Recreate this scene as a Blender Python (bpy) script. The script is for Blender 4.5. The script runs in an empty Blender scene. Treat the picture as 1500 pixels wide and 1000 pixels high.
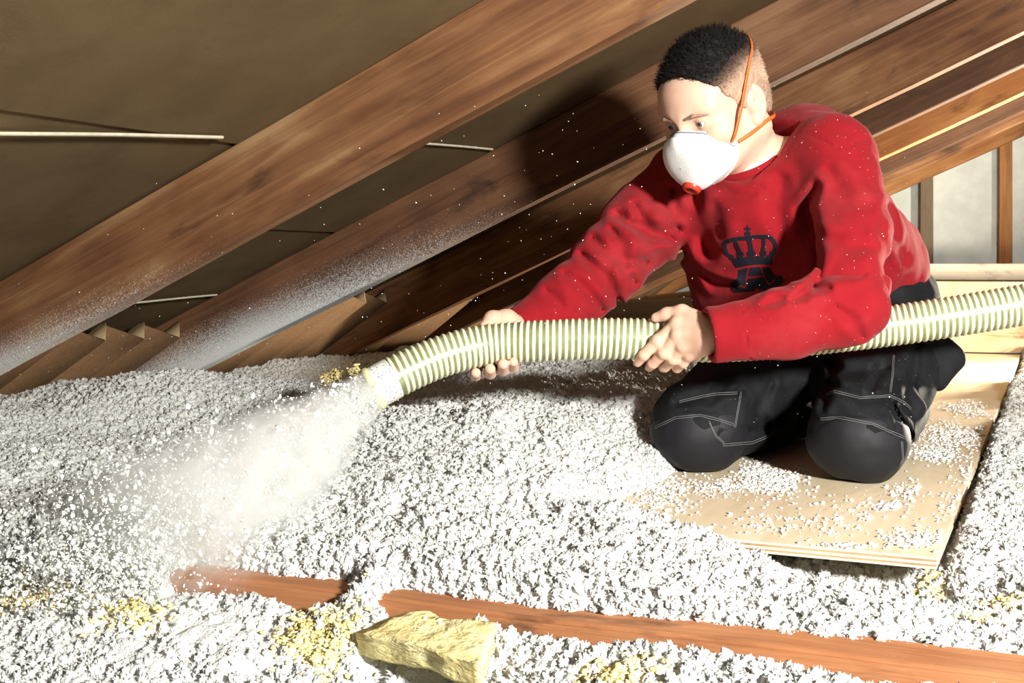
import bpy, bmesh, math, random
import numpy as np
from mathutils import Vector, Matrix
from mathutils.bvhtree import BVHTree
from mathutils import noise as mnoise

SC = bpy.context.scene
COL = SC.collection
random.seed(7)
RNG = np.random.default_rng(11)

# ------------------------------------------------------------------ camera
F = 1823.0                 # focal length in pixels of the 1500x1000 frame
HZ = 385.0                 # row of the horizon
YAW = math.radians(23.7)   # the camera looks this far to the left of +Y
CAMH = 0.36                # lens height above the plywood walkway (z = 0)
cs, sn = math.cos(YAW), math.sin(YAW)
cam = bpy.data.objects.new('camera', bpy.data.cameras.new('camera'))
COL.objects.link(cam)
cam.location = (0, 0, CAMH)
cam.rotation_euler = (math.pi / 2, 0, YAW)
cam.data.sensor_width = 36.0
cam.data.lens = 36.0 * F / 1500.0
cam.data.shift_y = -(500 - HZ) / 1500.0
cam.data.clip_start = 0.02
SC.camera = cam

def P(px, py, d):
    """World point at depth d (metres along the level view axis) behind a place in the photograph."""
    r = (px - 750.0) / F * d
    return Vector((cs * r - sn * d, sn * r + cs * d, CAMH + (HZ - py) / F * d))

# ------------------------------------------------------------------ world, lights, exposure
w = bpy.data.worlds.new('attic_ambient'); SC.world = w
w.use_nodes = True
w.node_tree.nodes['Background'].inputs[0].default_value = (0.75, 0.85, 1.0, 1)
w.node_tree.nodes['Background'].inputs[1].default_value = 0.06

def area_light(name, loc, target, size, power, color):
    l = bpy.data.lights.new(name, 'AREA'); l.shape = 'DISK'; l.size = size
    l.energy = power; l.color = color
    o = bpy.data.objects.new(name, l); COL.objects.link(o)
    o.location = loc
    o.rotation_euler = (Vector(target) - Vector(loc)).to_track_quat('-Z', 'Y').to_euler()
    return o
area_light('flash_lamp', (1.15, 0.15, 0.83), (-0.55, 1.9, 0.15), 0.24, 125, (1.0, 0.98, 0.92))
area_light('work_lamp', (0.62, 4.60, 0.20), (-0.75, 3.7, 0.75), 0.22, 120, (1.0, 0.90, 0.74))

SC.view_settings.view_transform = 'Standard'
SC.view_settings.look = 'None'
SC.view_settings.gamma = 1.0
SC.view_settings.use_curve_mapping = False
SC.view_settings.exposure = 0.45
SC.cycles.volume_bounces = 6

# ------------------------------------------------------------------ helpers
def tag(o, label=None, cat=None, group=None, kind=None):
    if label: o['label'] = label
    if cat: o['category'] = cat
    if group: o['group'] = group
    if kind: o['kind'] = kind
    return o

def empty(name, loc=(0, 0, 0)):
    o = bpy.data.objects.new(name, None); COL.objects.link(o); o.location = loc
    o.empty_display_size = 0.05
    return o

def link(name, me, mat=None, parent=None, smooth=False):
    o = bpy.data.objects.new(name, me); COL.objects.link(o)
    if mat is not None and not me.materials:
        me.materials.append(mat)
    if smooth:
        me.shade_smooth()
    if parent is not None:
        o.parent = parent
        o.matrix_parent_inverse = Matrix.Translation(-Vector(parent.location))
    return o

def mesh_np(name, V, Fc):
    me = bpy.data.meshes.new(name)
    V = np.asarray(V, dtype=np.float32); Fc = np.asarray(Fc, dtype=np.int32)
    n = Fc.shape[1]
    me.vertices.add(len(V)); me.vertices.foreach_set('co', V.ravel())
    me.loops.add(Fc.size); me.loops.foreach_set('vertex_index', Fc.ravel())
    me.polygons.add(len(Fc))
    me.polygons.foreach_set('loop_start', np.arange(0, Fc.size, n, dtype=np.int32))
    me.update(calc_edges=True); me.validate()
    return me

def box_mesh(name, sx, sy, sz, bevel=0.0, jitter=0.0, seg=1, cuts=0):
    bm = bmesh.new()
    bmesh.ops.create_cube(bm, size=1.0)
    bmesh.ops.scale(bm, vec=(sx, sy, sz), verts=bm.verts)
    if cuts:
        bmesh.ops.subdivide_edges(bm, edges=[e for e in bm.edges if abs((e.verts[0].co - e.verts[1].co).x) > sx * .5], cuts=cuts)
        for v in bm.verts:
            q = Vector((v.co.x * 3.1, v.co.y * 9, v.co.z * 9 + sx))
            v.co.y += jitter * mnoise.noise(q); v.co.z += jitter * mnoise.noise(q + Vector((9, 2, 5)))
    if bevel:
        es = [e for e in bm.edges if len(e.link_faces) == 2 and e.calc_face_angle(0) > .6]
        bmesh.ops.bevel(bm, geom=es, offset=bevel, segments=seg, affect='EDGES', clamp_overlap=True)
    me = bpy.data.meshes.new(name); bm.to_mesh(me); bm.free()
    return me

def frame_obj(o, origin, ex, ey, ez):
    m = Matrix((ex, ey, ez)).transposed().to_4x4(); m.translation = origin
    o.matrix_basis = m
    return o

# ---- materials
class NT:
    def __init__(s, name):
        s.m = bpy.data.materials.new(name); s.m.use_nodes = True
        s.t = s.m.node_tree; s.n = s.t.nodes
        s.b = s.n['Principled BSDF']
    def node(s, typ, **kw):
        x = s.n.new(typ)
        for k, v in kw.items():
            if k.startswith('i_'):
                key = k[2:]; key = int(key) if key.isdigit() else key.replace('_', ' ')
                x.inputs[key].default_value = v
            else: setattr(x, k, v)
        return x
    def L(s, a, b): s.t.links.new(a, b)
    def ramp(s, fac, stops, interp='LINEAR'):
        r = s.n.new('ShaderNodeValToRGB'); r.color_ramp.interpolation = interp
        e = r.color_ramp.elements
        while len(e) < len(stops): e.new(0.5)
        for i, (p, c) in enumerate(stops):
            e[i].position = p; e[i].color = (c[0], c[1], c[2], 1) if not isinstance(c, (int, float)) else (c, c, c, 1)
        s.L(fac, r.inputs[0]); return r.outputs[0]
    def coords(s, scale=(1, 1, 1), kind='Object', loc=(0, 0, 0)):
        tc = s.n.new('ShaderNodeTexCoord'); mp = s.n.new('ShaderNodeMapping')
        mp.inputs['Scale'].default_value = scale; mp.inputs['Location'].default_value = loc
        s.L(tc.outputs[kind], mp.inputs[0]); return mp.outputs[0]
    def noise(s, vec, scale, detail=4, rough=.55, dist=0):
        x = s.n.new('ShaderNodeTexNoise'); x.inputs['Scale'].default_value = scale
        x.inputs['Detail'].default_value = detail; x.inputs['Roughness'].default_value = rough
        x.inputs['Distortion'].default_value = dist
        s.L(vec, x.inputs['Vector']); return x.outputs['Fac']
    def mix(s, fac, a, b, mode='MIX'):
        x = s.n.new('ShaderNodeMix'); x.data_type = 'RGBA'; x.blend_type = mode
        for sock, v in ((x.inputs[0], fac), (x.inputs[6], a), (x.inputs[7], b)):
            if hasattr(v, 'is_linked'): s.L(v, sock)
            elif isinstance(v, (int, float)): sock.default_value = v
            else: sock.default_value = (v[0], v[1], v[2], 1)
        return x.outputs[2]
    def math(s, op, a, b=0.0, clamp=False):
        x = s.n.new('ShaderNodeMath'); x.operation = op; x.use_clamp = clamp
        for sock, v in ((x.inputs[0], a), (x.inputs[1], b)):
            if hasattr(v, 'is_linked'): s.L(v, sock)
            else: sock.default_value = v
        return x.outputs[0]
    def bump(s, h, strength=.3, dist=.01):
        x = s.n.new('ShaderNodeBump'); x.inputs['Strength'].default_value = strength
        x.inputs['Distance'].default_value = dist
        s.L(h, x.inputs['Height']); s.L(x.outputs[0], s.b.inputs['Normal'])
    def base(s, c): 
        if hasattr(c, 'is_linked'): s.L(c, s.b.inputs['Base Color'])
        else: s.b.inputs['Base Color'].default_value = (c[0], c[1], c[2], 1)
    def set(s, **kw):
        for k, v in kw.items(): s.b.inputs[k.replace('_', ' ')].default_value = v

def wood(name, stops, grain=1.0, rough=.75, dust=None, seed=0.0, spec=.25):
    """Sawn timber, grain along local X. dust = (x_start, x_full, z_low) strews pale fibre along the lower edge."""
    t = NT(name)
    v = t.coords((1.3 * grain, 22 * grain, 22 * grain), loc=(seed, seed * .7, seed * .3))
    g = t.noise(v, 1.6, 6, .62, .9)
    v2 = t.coords((2.2, 4, 4), loc=(seed * 1.7, 0, seed))
    big = t.noise(v2, 1.5, 3, .6)
    f = t.math('ADD', t.math('MULTIPLY', g, .55), t.math('MULTIPLY', big, .5))
    col = t.ramp(f, stops)
    fine = t.noise(t.coords((3, 160, 160)), 1.0, 3, .6)
    col = t.mix(t.math('MULTIPLY', fine, .35), col, (0.03, 0.015, 0.008), 'MIX')
    # dark stains and knots
    st = t.noise(t.coords((3.1, 9, 9), loc=(seed * 3.3, 1, 2)), 1.3, 5, .6, .6)
    col = t.mix(t.ramp(st, [(.57, 0.0), (.72, .78)]), col, (0.018, 0.010, 0.008))
    if dust:
        x0, x1, zl, zh = dust
        tc = t.n.new('ShaderNodeTexCoord'); sp = t.n.new('ShaderNodeSeparateXYZ')
        t.L(tc.outputs['Object'], sp.inputs[0])
        mx = t.n.new('ShaderNodeMapRange'); t.L(sp.outputs[0], mx.inputs[0])
        mx.inputs[1].default_value = x0; mx.inputs[2].default_value = x1
        mx.inputs[3].default_value = 0; mx.inputs[4].default_value = 1
        mz = t.n.new('ShaderNodeMapRange'); t.L(sp.outputs[2], mz.inputs[0])
        mz.inputs[1].default_value = zh; mz.inputs[2].default_value = zl
        sp2 = t.noise(t.coords((1, 1, 1)), 420, 2, .7)
        d = t.math('MULTIPLY', mx.outputs[0], mz.outputs[0])
        d = t.math('ADD', t.math('MULTIPLY', d, .86), t.math('SUBTRACT', sp2, .90))
        d = t.math('MULTIPLY', d, 3.2, True)
        col = t.mix(d, col, (.62, .64, .64))
    t.base(col)
    t.set(Roughness=rough, Specular_IOR_Level=spec)
    t.bump(t.math('ADD', g, t.math('MULTIPLY', fine, .6)), .35, .004)
    return t.m

def simple(name, col, rough=.6, spec=.3, noise_amt=0, nscale=40, bump=0, metallic=0, col2=None, bscale=None):
    t = NT(name); t.set(Roughness=rough, Specular_IOR_Level=spec, Metallic=metallic)
    v = t.coords()
    n = t.noise(v, nscale, 5, .6)
    if col2 is not None: t.base(t.mix(t.ramp(n, [(.35, 0.0), (.68, 1.0)]), col, col2))
    else: t.base(col)
    if bump: t.bump(t.noise(v, bscale or nscale * 3, 4, .6), bump, .004)
    return t.m
# ------------------------------------------------------------------ roof
TH = math.atan(0.442)               # roof pitch
A = 0.62                            # underside of the rafters above the lens at x = 0
ct, st_ = math.cos(TH), math.sin(TH)
RH = 0.152                          # rafter depth
EX = Vector((ct, 0, st_)); EZ = Vector((-st_, 0, ct)); EY = Vector((0, 1, 0))

def roof_pt(x, y, up=0.0):
    """Point on the rafters' underside plane, up metres higher along the roof's normal."""
    return Vector((x, y, CAMH + A + 0.442 * x)) + EZ * up

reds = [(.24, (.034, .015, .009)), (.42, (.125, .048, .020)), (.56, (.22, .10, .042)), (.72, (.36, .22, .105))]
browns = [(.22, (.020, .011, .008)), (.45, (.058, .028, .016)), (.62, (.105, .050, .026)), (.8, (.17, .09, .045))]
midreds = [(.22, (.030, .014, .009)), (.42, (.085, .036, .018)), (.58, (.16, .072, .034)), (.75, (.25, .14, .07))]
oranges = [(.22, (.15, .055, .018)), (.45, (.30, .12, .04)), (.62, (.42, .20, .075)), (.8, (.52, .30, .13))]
pales = [(.22, (.42, .25, .12)), (.45, (.60, .42, .23)), (.65, (.72, .55, .34)), (.85, (.80, .66, .45))]

ROOFX0, ROOFX1 = -3.1, 2.2
rL = (ROOFX1 - ROOFX0) / ct
rc = (ROOFX0 + ROOFX1) / 2
# (y of the rafter, width, stops, dust, label)
rafters = [
    (1.79, .05, reds, (-.55, -1.75, -.085, .05), 'thick nearest rafter crossing the whole upper left, dusted white at its foot'),
    (2.60, .05, midreds, (-.2, -1.55, -.085, .10), 'dark brown rafter passing right behind the man\'s head, foot caked in white dust'),
    (3.40, .05, reds, None, 'reddish rafter emerging from behind the man\'s shoulder, third from the camera'),
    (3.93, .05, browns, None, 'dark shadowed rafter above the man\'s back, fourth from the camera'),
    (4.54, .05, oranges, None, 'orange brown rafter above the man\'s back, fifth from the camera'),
    (5.04, .045, browns, None, 'narrow dark rafter, third back from the grey gable'),
    (5.36, .045, reds, None, 'narrow brown rafter, the next but one to the grey gable'),
]
RY = [r[0] for r in rafters]
rmesh = None
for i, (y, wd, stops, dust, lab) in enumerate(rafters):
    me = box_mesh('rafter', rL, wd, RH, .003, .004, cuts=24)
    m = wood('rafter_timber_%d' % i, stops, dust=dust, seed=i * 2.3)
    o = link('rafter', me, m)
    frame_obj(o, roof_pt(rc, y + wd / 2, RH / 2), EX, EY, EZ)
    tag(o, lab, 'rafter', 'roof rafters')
# gable rafter, yellow-orange, deeper
me = box_mesh('gable_rafter', rL, .05, .13, .003, .003, cuts=20)
o = link('gable_rafter', me, wood('gable_rafter_timber', oranges, seed=21))
frame_obj(o, roof_pt(rc, 5.80, .055), EX, EY, EZ)
tag(o, 'bright orange rafter lying against the grey gable panels', 'rafter', 'roof rafters')

# sheathing: one sheet per bay, with an up-slope joint
t = NT('fibre_sheathing')
v = t.coords((1, 1, 1), kind='Object')
n1 = t.noise(v, 2.2, 5, .6); n2 = t.noise(v, 9, 6, .65, .5); n3 = t.noise(t.coords((260, 420, 1)), 1, 2)
col = t.ramp(t.math('ADD', t.math('MULTIPLY', n1, .6), t.math('MULTIPLY', n2, .4)), [(.25, (.075, .050, .024)), (.5, (.135, .090, .042)), (.75, (.18, .125, .062))])
col = t.mix(t.ramp(n2, [(.66, 0.0), (.78, .6)]), col, (.035, .022, .014))
col = t.mix(t.math('MULTIPLY', n3, .35), col, (.05, .03, .015))
t.base(col); t.set(Roughness=.85, Specular_IOR_Level=.2); t.bump(t.math('ADD', n3, n2), .25, .003)
SHEET = t.m
roof = empty('wall_roof_slope', (0, 0, 0)); tag(roof, 'sloping brown fibreboard roof lining above the rafters', kind='structure')
EDGE = simple('pale_sheet_edge', (.42, .38, .28), .8, .2, col2=(.55, .50, .38), nscale=60)
bays = [0.75] + [y + .02 for y in RY] + [5.95]
for i in range(len(bays) - 1):
    y0, y1 = bays[i], bays[i + 1]
    splits = [ROOFX0, -1.25 if i == 0 else (-1.55 if i == 1 else -1.9), ROOFX1]
    for k in range(2):
        a, b = splits[k], splits[k + 1]
        me = box_mesh('sheet', (b - a) / ct + (.03 if k == 0 else 0), y1 - y0 - .001, .006)
        s = link('sheet', me, SHEET, roof)
        frame_obj(s, roof_pt((a + b) / 2, (y0 + y1) / 2, RH + .004 + (.006 if k == 0 else 0)), EX, EY, EZ)

me = box_mesh('leak_block_slab', rL, 5.4, .02)  # unseen slab added above the sheets to block light leaks
o = link('leak_block_slab', me, wood('leak_block_timber', browns, seed=51), roof); frame_obj(o, roof_pt(rc, 3.4, RH + .03), EX, EY, EZ)

def onsheet(px, py, up=RH):
    u = (px - 750) / F; v_ = (HZ - py) / F
    base = A + up / ct
    d = base / (v_ - .442 * (cs * u - sn))
    return P(px, py, d)
def strip(p, q, th, name='edge_strip'):
    p, q = Vector(p), Vector(q); L = (q - p).length
    me = box_mesh(name, L, th, th * .8, th * .2, th * .5, cuts=8)
    o = link(name, me, EDGE, roof)
    ex = (q - p).normalized(); ez = (EZ - EZ.dot(ex) * ex).normalized(); ey = ez.cross(ex)
    frame_obj(o, (p + q) / 2, ex, ey, ez); return o
strip(onsheet(-60, 194, RH - .006), onsheet(326, 201, RH - .006), .006)
strip(onsheet(600, 208, RH - .004), onsheet(722, 219, RH - .004), .005)
strip(onsheet(190, 444, RH - .004), onsheet(318, 432, RH - .004), .005)

# pleated baffles at the eaves, one per bay
def fibre(name, c0, c1):
    t = NT(name); v = t.coords((2, 14, 14))
    n = t.noise(v, 3, 5, .6); sp = t.noise(t.coords(), 380, 2, .7)
    c = t.mix(n, c0, c1)
    c = t.mix(t.ramp(sp, [(.62, 0.0), (.74, .55)]), c, (.55, .53, .48))
    t.base(c); t.set(Roughness=.8, Specular_IOR_Level=.2); t.bump(n, .2, .003); return t.m
BAF = [fibre('baffle_brown', (.12, .062, .028), (.20, .112, .052)), fibre('baffle_lit', (.34, .24, .13), (.46, .34, .19))]  # lighter copy for narrow facets: the light they catch, put into the colour
def baffle(y0, y1, xt, up_t, slope, n, lab, mats, length=1.05, wide=.80):
    """Fibreboard folded into pleats; the top edge lies just under the lining, the sheet drops more steeply than the roof."""
    root = empty('eaves_baffle', roof_pt(xt, y0, up_t)); tag(root, lab, 'baffle', 'pleated baffles at the eaves')
    sl = math.radians(slope)
    dx = Vector((-math.cos(sl), 0, -math.sin(sl)))
    nz = Vector((-math.sin(sl), 0, math.cos(sl)))
    step = (y1 - y0) / n
    for k in range(n):
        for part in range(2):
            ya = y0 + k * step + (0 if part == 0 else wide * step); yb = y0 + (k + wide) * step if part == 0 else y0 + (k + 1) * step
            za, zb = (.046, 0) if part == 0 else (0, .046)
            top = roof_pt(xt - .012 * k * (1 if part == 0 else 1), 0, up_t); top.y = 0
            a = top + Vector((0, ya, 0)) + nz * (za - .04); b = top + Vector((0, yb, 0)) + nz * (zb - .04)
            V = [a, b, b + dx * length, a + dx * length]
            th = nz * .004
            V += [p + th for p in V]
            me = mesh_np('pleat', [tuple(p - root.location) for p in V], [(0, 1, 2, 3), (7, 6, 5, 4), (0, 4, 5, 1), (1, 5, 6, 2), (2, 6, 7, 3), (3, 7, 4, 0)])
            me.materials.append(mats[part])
            o = bpy.data.objects.new('pleat', me); COL.objects.link(o); o.parent = root
    return root
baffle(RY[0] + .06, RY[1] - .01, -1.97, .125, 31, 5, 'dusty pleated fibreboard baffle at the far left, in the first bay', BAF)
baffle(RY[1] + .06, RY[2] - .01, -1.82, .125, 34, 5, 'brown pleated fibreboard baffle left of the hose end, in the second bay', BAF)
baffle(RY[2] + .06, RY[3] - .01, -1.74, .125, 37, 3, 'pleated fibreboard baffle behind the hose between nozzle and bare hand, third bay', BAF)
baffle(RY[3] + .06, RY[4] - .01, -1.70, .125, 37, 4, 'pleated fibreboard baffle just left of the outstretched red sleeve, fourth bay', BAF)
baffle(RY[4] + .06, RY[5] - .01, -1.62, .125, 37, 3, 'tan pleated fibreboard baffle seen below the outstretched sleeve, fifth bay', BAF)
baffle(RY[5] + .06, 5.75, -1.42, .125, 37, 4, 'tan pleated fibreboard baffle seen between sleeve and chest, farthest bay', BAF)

# ------------------------------------------------------------------ gable end
GY = 5.90
t = NT('gable_panel_grey'); v = t.coords()
n = t.noise(v, 7, 5, .6)
t.base(t.ramp(n, [(.3, (.50, .53, .50)), (.7, (.66, .69, .65))])); t.set(Roughness=.55, Specular_IOR_Level=.35); t.bump(n, .1, .004)
PANEL = t.m
gable = empty('wall_gable', (0, GY, 0)); tag(gable, 'gable wall of pale grey panels at the far right', kind='structure')
def gx(px, y):   # x where a column of the photo meets a plane y = const
    u = (px - 750) / F; return y / (sn * u + cs) * (cs * u - sn)
def gz(px, py, y):
    u = (px - 750) / F; return CAMH + (HZ - py) / F * y / (sn * u + cs)
cols = [640, 860, 1050, 1230, 1352, 1470, 1600, 1740]
for k in range(7):
    a, b = gx(cols[k], GY), gx(cols[k + 1], GY)
    me = box_mesh('panel', b - a - .006, .012, 1.9, .002)
    p = link('panel', me, PANEL, gable); p.matrix_basis = Matrix.Translation(((a + b) / 2, GY + .02, .95))
studm = [wood('stud_weathered', [(.2, (.10, .07, .045)), (.5, (.19, .14, .09)), (.8, (.27, .20, .13))], seed=4), wood('stud_orange', oranges, seed=9), wood('stud_orange_b', oranges, seed=13)]
for k, (pa, pb, lab) in enumerate([(1349, 1367, 'weathered grey brown stud against the gable, left one'), (1464, 1483, 'orange pine stud against the gable, near the right edge'), (1590, 1610, 'orange pine gable stud beyond the right edge')]):
    a, b = gx(pa, GY), gx(pb, GY)
    me = box_mesh('gable_stud', 1.5, b - a, .05, .003, .002, cuts=8)
    o = link('gable_stud', me, studm[k]); frame_obj(o, Vector(((a + b) / 2, GY - .012, CAMH + .70)), Vector((0, 0, 1)), Vector((1, 0, 0)), Vector((0, 1, 0)))
    tag(o, lab, 'stud', 'gable studs')
# sill rail and knee boards in front of it
xa, xb = -.75, 1.6
def hbeam(name, y, z0, z1, dep, stops, lab, seed):
    me = box_mesh(name, xb - xa, dep, z1 - z0, .003, .002, cuts=10)
    o = link(name, me, wood(name + '_timber', stops, seed=seed)); o.location = ((xa + xb) / 2, y + dep / 2, (z0 + z1) / 2)
    tag(o, lab, 'board'); return o
hbeam('sill_rail', 5.52, gz(1420, 410, 5.52), gz(1420, 386, 5.52), .33, [(.2, (.62, .50, .34)), (.5, (.75, .66, .50)), (.8, (.82, .75, .62))], 'whitish planed rail along the foot of the gable panels', 31)
hbeam('knee_board', 5.30, gz(1420, 470, 5.30) + .002, gz(1420, 412, 5.30), .025, pales, 'upper pale pine board below the whitish gable rail', 33)
hbeam('knee_board', 5.29, 0.004, gz(1420, 470, 5.30), .025, pales, 'lower pale pine board standing at the end of the plywood', 37)

# ------------------------------------------------------------------ floor structure
floor = link('floor', mesh_np('floor', [(-4, .2, -.21), (3, .2, -.21), (3, 6.2, -.21), (-4, 6.2, -.21)], [(0, 1, 2, 3)]), simple('ceiling_board', (.33, .28, .20), .9, .1, col2=(.42, .36, .26), nscale=14))
tag(floor, 'beige ceiling boarding under the loose insulation', kind='structure')
jm = wood('joist_timber', [(.22, (.20, .065, .025)), (.45, (.36, .14, .055)), (.62, (.46, .20, .085)), (.8, (.58, .32, .16))], grain=1.6, seed=41)
for y, lab in ((1.225, 'reddish brown floor joist crossing the foreground half buried in insulation'), (2.06, 'floor joist under the kneeling man\'s plywood'), (2.90, 'floor joist buried behind the man'), (3.74, 'floor joist far back at the dark gap beside the plywood')):
    me = box_mesh('floor_joist', 5.2, .062, .18, .004, .006, seg=2, cuts=40)
    o = link('floor_joist', me, jm); o.location = (-.7, y + .031, -.016 - .09)
    tag(o, lab, 'joist', 'floor joists')

# plywood walkway: laminated sheet
t = NT('plywood_face'); v = t.coords((6, 1.1, 6)); n = t.noise(v, 2.2, 6, .62, 1.2); n2 = t.noise(t.coords((90, 5, 90)), 1, 3)
c = t.ramp(n, [(.25, (.68, .53, .33)), (.5, (.80, .68, .48)), (.75, (.86, .77, .59))])
c = t.mix(t.math('MULTIPLY', n2, .2), c, (.48, .32, .17))
t.base(c); t.set(Roughness=.5, Specular_IOR_Level=.35); t.bump(n2, .12, .002)
PLY = t.m
PLYD = wood('plywood_ply', [(.2, (.34, .20, .09)), (.5, (.48, .31, .16)), (.8, (.58, .40, .22))], seed=3)
bx0, bx1, by0, by1 = -.745, -.136, 1.60, 5.27
ply = empty('plywood_sheet', ((bx0 + bx1) / 2, (by0 + by1) / 2, 0)); tag(ply, 'pale plywood walkway sheet the man kneels on, strewn with crumbs', 'plywood')
for k in range(5):
    th = .0145 / 5
    me = box_mesh('ply', bx1 - bx0 - (.0016 if k % 2 else 0), by1 - by0 - (.0016 if k % 2 else 0), th, .0004 if k in (0, 4) else 0)
    o = link('ply', me, PLYD if k % 2 else PLY, ply); o.matrix_basis = Matrix.Translation(((bx0 + bx1) / 2, (by0 + by1) / 2, -th / 2 - k * th))

# weathered timber offcut lying behind the left hand
tb = empty('timber_offcut', P(960, 452, 3.3)); tag(tb, 'old split timber offcut lying behind the gripping hand', 'timber')
p0, p1 = P(850, 462, 3.3), P(1035, 446, 3.3)
ex = (p1 - p0).normalized(); ez = Vector((0, 0, 1)); ey = ez.cross(ex).normalized(); ez = ex.cross(ey)
me = box_mesh('beam', (p1 - p0).length, .16, .048, .004, .010, cuts=16)
o = link('beam', me, wood('old_timber', [(.2, (.16, .12, .07)), (.5, (.32, .26, .17)), (.8, (.48, .42, .30))], seed=15), tb)
frame_obj(o, (p0 + p1) / 2, ex, ey, ez)
me = box_mesh('split_plank', .20, .11, .012, .002, .006, cuts=8)
o = link('split_plank', me, wood('old_timber_pale', pales, seed=18), tb)
frame_obj(o, P(1000, 432, 3.32), ex, ey, ez)
me = box_mesh('bearer', (p1 - p0).length * .95, .10, .07, .004, .006, cuts=8)
o = link('bearer', me, wood('old_timber_red', browns, seed=19), tb)
frame_obj(o, (p0 + p1) / 2 - Vector((0, -.03, .062)), ex, ey, ez)
# ------------------------------------------------------------------ loose insulation: terrain
ctrl = []
def cp(px, py, d): p = P(px, py, d); ctrl.append((p.x, p.y, p.z))
for a in [(20,605,3.0),(130,568,2.9),(240,552,2.8),(330,562,3.1),(430,575,3.3),(150,650,2.4),(100,700,2.1),(300,650,2.3),(300,750,1.85),
          (100,800,1.7),(450,680,2.1),(500,615,2.4),(600,600,2.15),(720,578,2.1),(830,606,2.05),(930,655,2.0),(700,650,1.9),(850,700,1.75),
          (600,720,1.75),(800,548,2.5),(700,535,2.8),(930,535,2.8),(900,575,2.4),(620,560,2.7),(560,575,3.0),(1000,520,3.3)]:
    cp(*a)
for x in (-2.2, -1.7, -1.3, -.9, -.5): ctrl.append((x, 1.36, .010))
ctrl += [(-.25, 1.36, -.012), (-.05, 1.36, -.03), (.25, 1.4, -.05), (-.35, 1.52, .004), (-.2, 1.52, -.03), (-.6, 1.55, .012),
         (.1, 1.7, -.035), (.1, 2.3, -.02), (.2, 3.2, -.03), (.5, 2.5, -.05), (.3, 4.5, -.06), (-.62, 1.8, .01), (-.66, 2.0, .03),
         (-.8, 2.6, .12), (-.8, 3.2, .13), (-2.3, 2.2, .03), (-2.6, 2.6, .02), (-2.2, 3.4, .05), (-2.0, 4.4, .1), (-1.2, 4.0, .12), (-1.0, 5.2, .1)]
ctrl = np.array(ctrl)

def fbm(X, Y, s, octv=4, seed=0, rough=.5):
    """Smooth value noise on a lattice, vectorised."""
    out = np.zeros_like(X); amp = 1.0; tot = 0
    for o in range(octv):
        r = np.random.default_rng(seed + o * 17); T = r.random((256, 256))
        x = X * s; y = Y * s
        xi = np.floor(x).astype(int); yi = np.floor(y).astype(int); fx = x - xi; fy = y - yi
        fx = fx * fx * (3 - 2 * fx); fy = fy * fy * (3 - 2 * fy)
        a = T[xi & 255, yi & 255]; b = T[(xi + 1) & 255, yi & 255]; c = T[xi & 255, (yi + 1) & 255]; d = T[(xi + 1) & 255, (yi + 1) & 255]
        out += amp * ((a * (1 - fx) + b * fx) * (1 - fy) + (c * (1 - fx) + d * fx) * fy - .5) * 2
        tot += amp; amp *= rough; s *= 2.03
    return out / tot

def sstep(a, b, x):
    t = np.clip((x - a) / (b - a), 0, 1); return t * t * (3 - 2 * t)

def base_h(X, Y):
    sh = X.shape; x = X.ravel(); y = Y.ravel(); out = np.zeros(len(x))
    for i in range(0, len(x), 40000):
        d2 = (x[i:i+40000, None] - ctrl[None, :, 0]) ** 2 + (y[i:i+40000, None] - ctrl[None, :, 1]) ** 2 + .004
        wgt = d2 ** -1.7
        out[i:i+40000] = (wgt * ctrl[None, :, 2]).sum(1) / wgt.sum(1)
    h = out.reshape(sh)
    # bay in front of the joist lies lower
    fr = 1 - sstep(1.17, 1.30, Y)
    h = h * (1 - fr) + (-.078 + .048 * sstep(.95, 1.2, Y) - .016 * sstep(-.4, -1.2, X)) * fr
    # joist stays bare in places
    return h

def carve(X, Y, h):
    n = fbm(X, Y, 4.0, 3, 91)
    edge = Y - 1.24 + .02 * n
    on = np.exp(-((Y - 1.240) / .030) ** 4)
    bare = (1 - .95 * np.exp(-((X + .725) / .030) ** 2)) * sstep(-1.03, -.96, X) * (1 - .55 * sstep(.15, .5, n))
    h = h - on * .046 * bare + on * (.040 * (1 - sstep(-1.03, -.96, X)) + .010 * (1 - bare))
    # walkway: insulation runs under it, and is pushed up along its left edge
    ins = sstep(bx0 + .10, bx0 + .16, X + .03 * fbm(X, Y, 7, 3, 5)) * (1 - sstep(bx1 - .005, bx1 + .03, X)) * sstep(by0 - .015, by0 + .01, Y + .012 * fbm(X, Y, 9, 2, 3))
    h = h * (1 - ins) + np.minimum(h, -.045) * ins
    gap = np.exp(-(((X + .20) / .13) ** 2 + ((Y - 1.58) / .06) ** 2))
    h = h - .05 * gap
    h = h - .045 * np.exp(-(((X + .62) / .12) ** 2 + ((Y - 1.10) / .07) ** 2))
    h = h - .03 * np.exp(-(((X + .36) / .12) ** 2 + ((Y - 1.06) / .05) ** 2))
    h = h - .03 * np.exp(-(((X + .80) / .10) ** 2 + ((Y - 1.02) / .05) ** 2))
    return h

def terrain_h(X, Y):
    h = carve(X, Y, base_h(X, Y))
    h = h + .030 * fbm(X, Y, 3.2, 3, 1) * sstep(1.25, 1.6, Y) * (1 - .6 * sstep(-.8, -.6, X))
    lump = fbm(X, Y, 14, 3, 2)
    h = h + .011 * lump
    crumb = np.abs(fbm(X, Y, 30, 3, 4)); h = h + .015 * (.40 - crumb) * (.4 + .6 * sstep(-.3, .5, fbm(X, Y, 5, 2, 8)))
    h = h + .006 * fbm(X, Y, 95, 2, 6)
    return h

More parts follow.
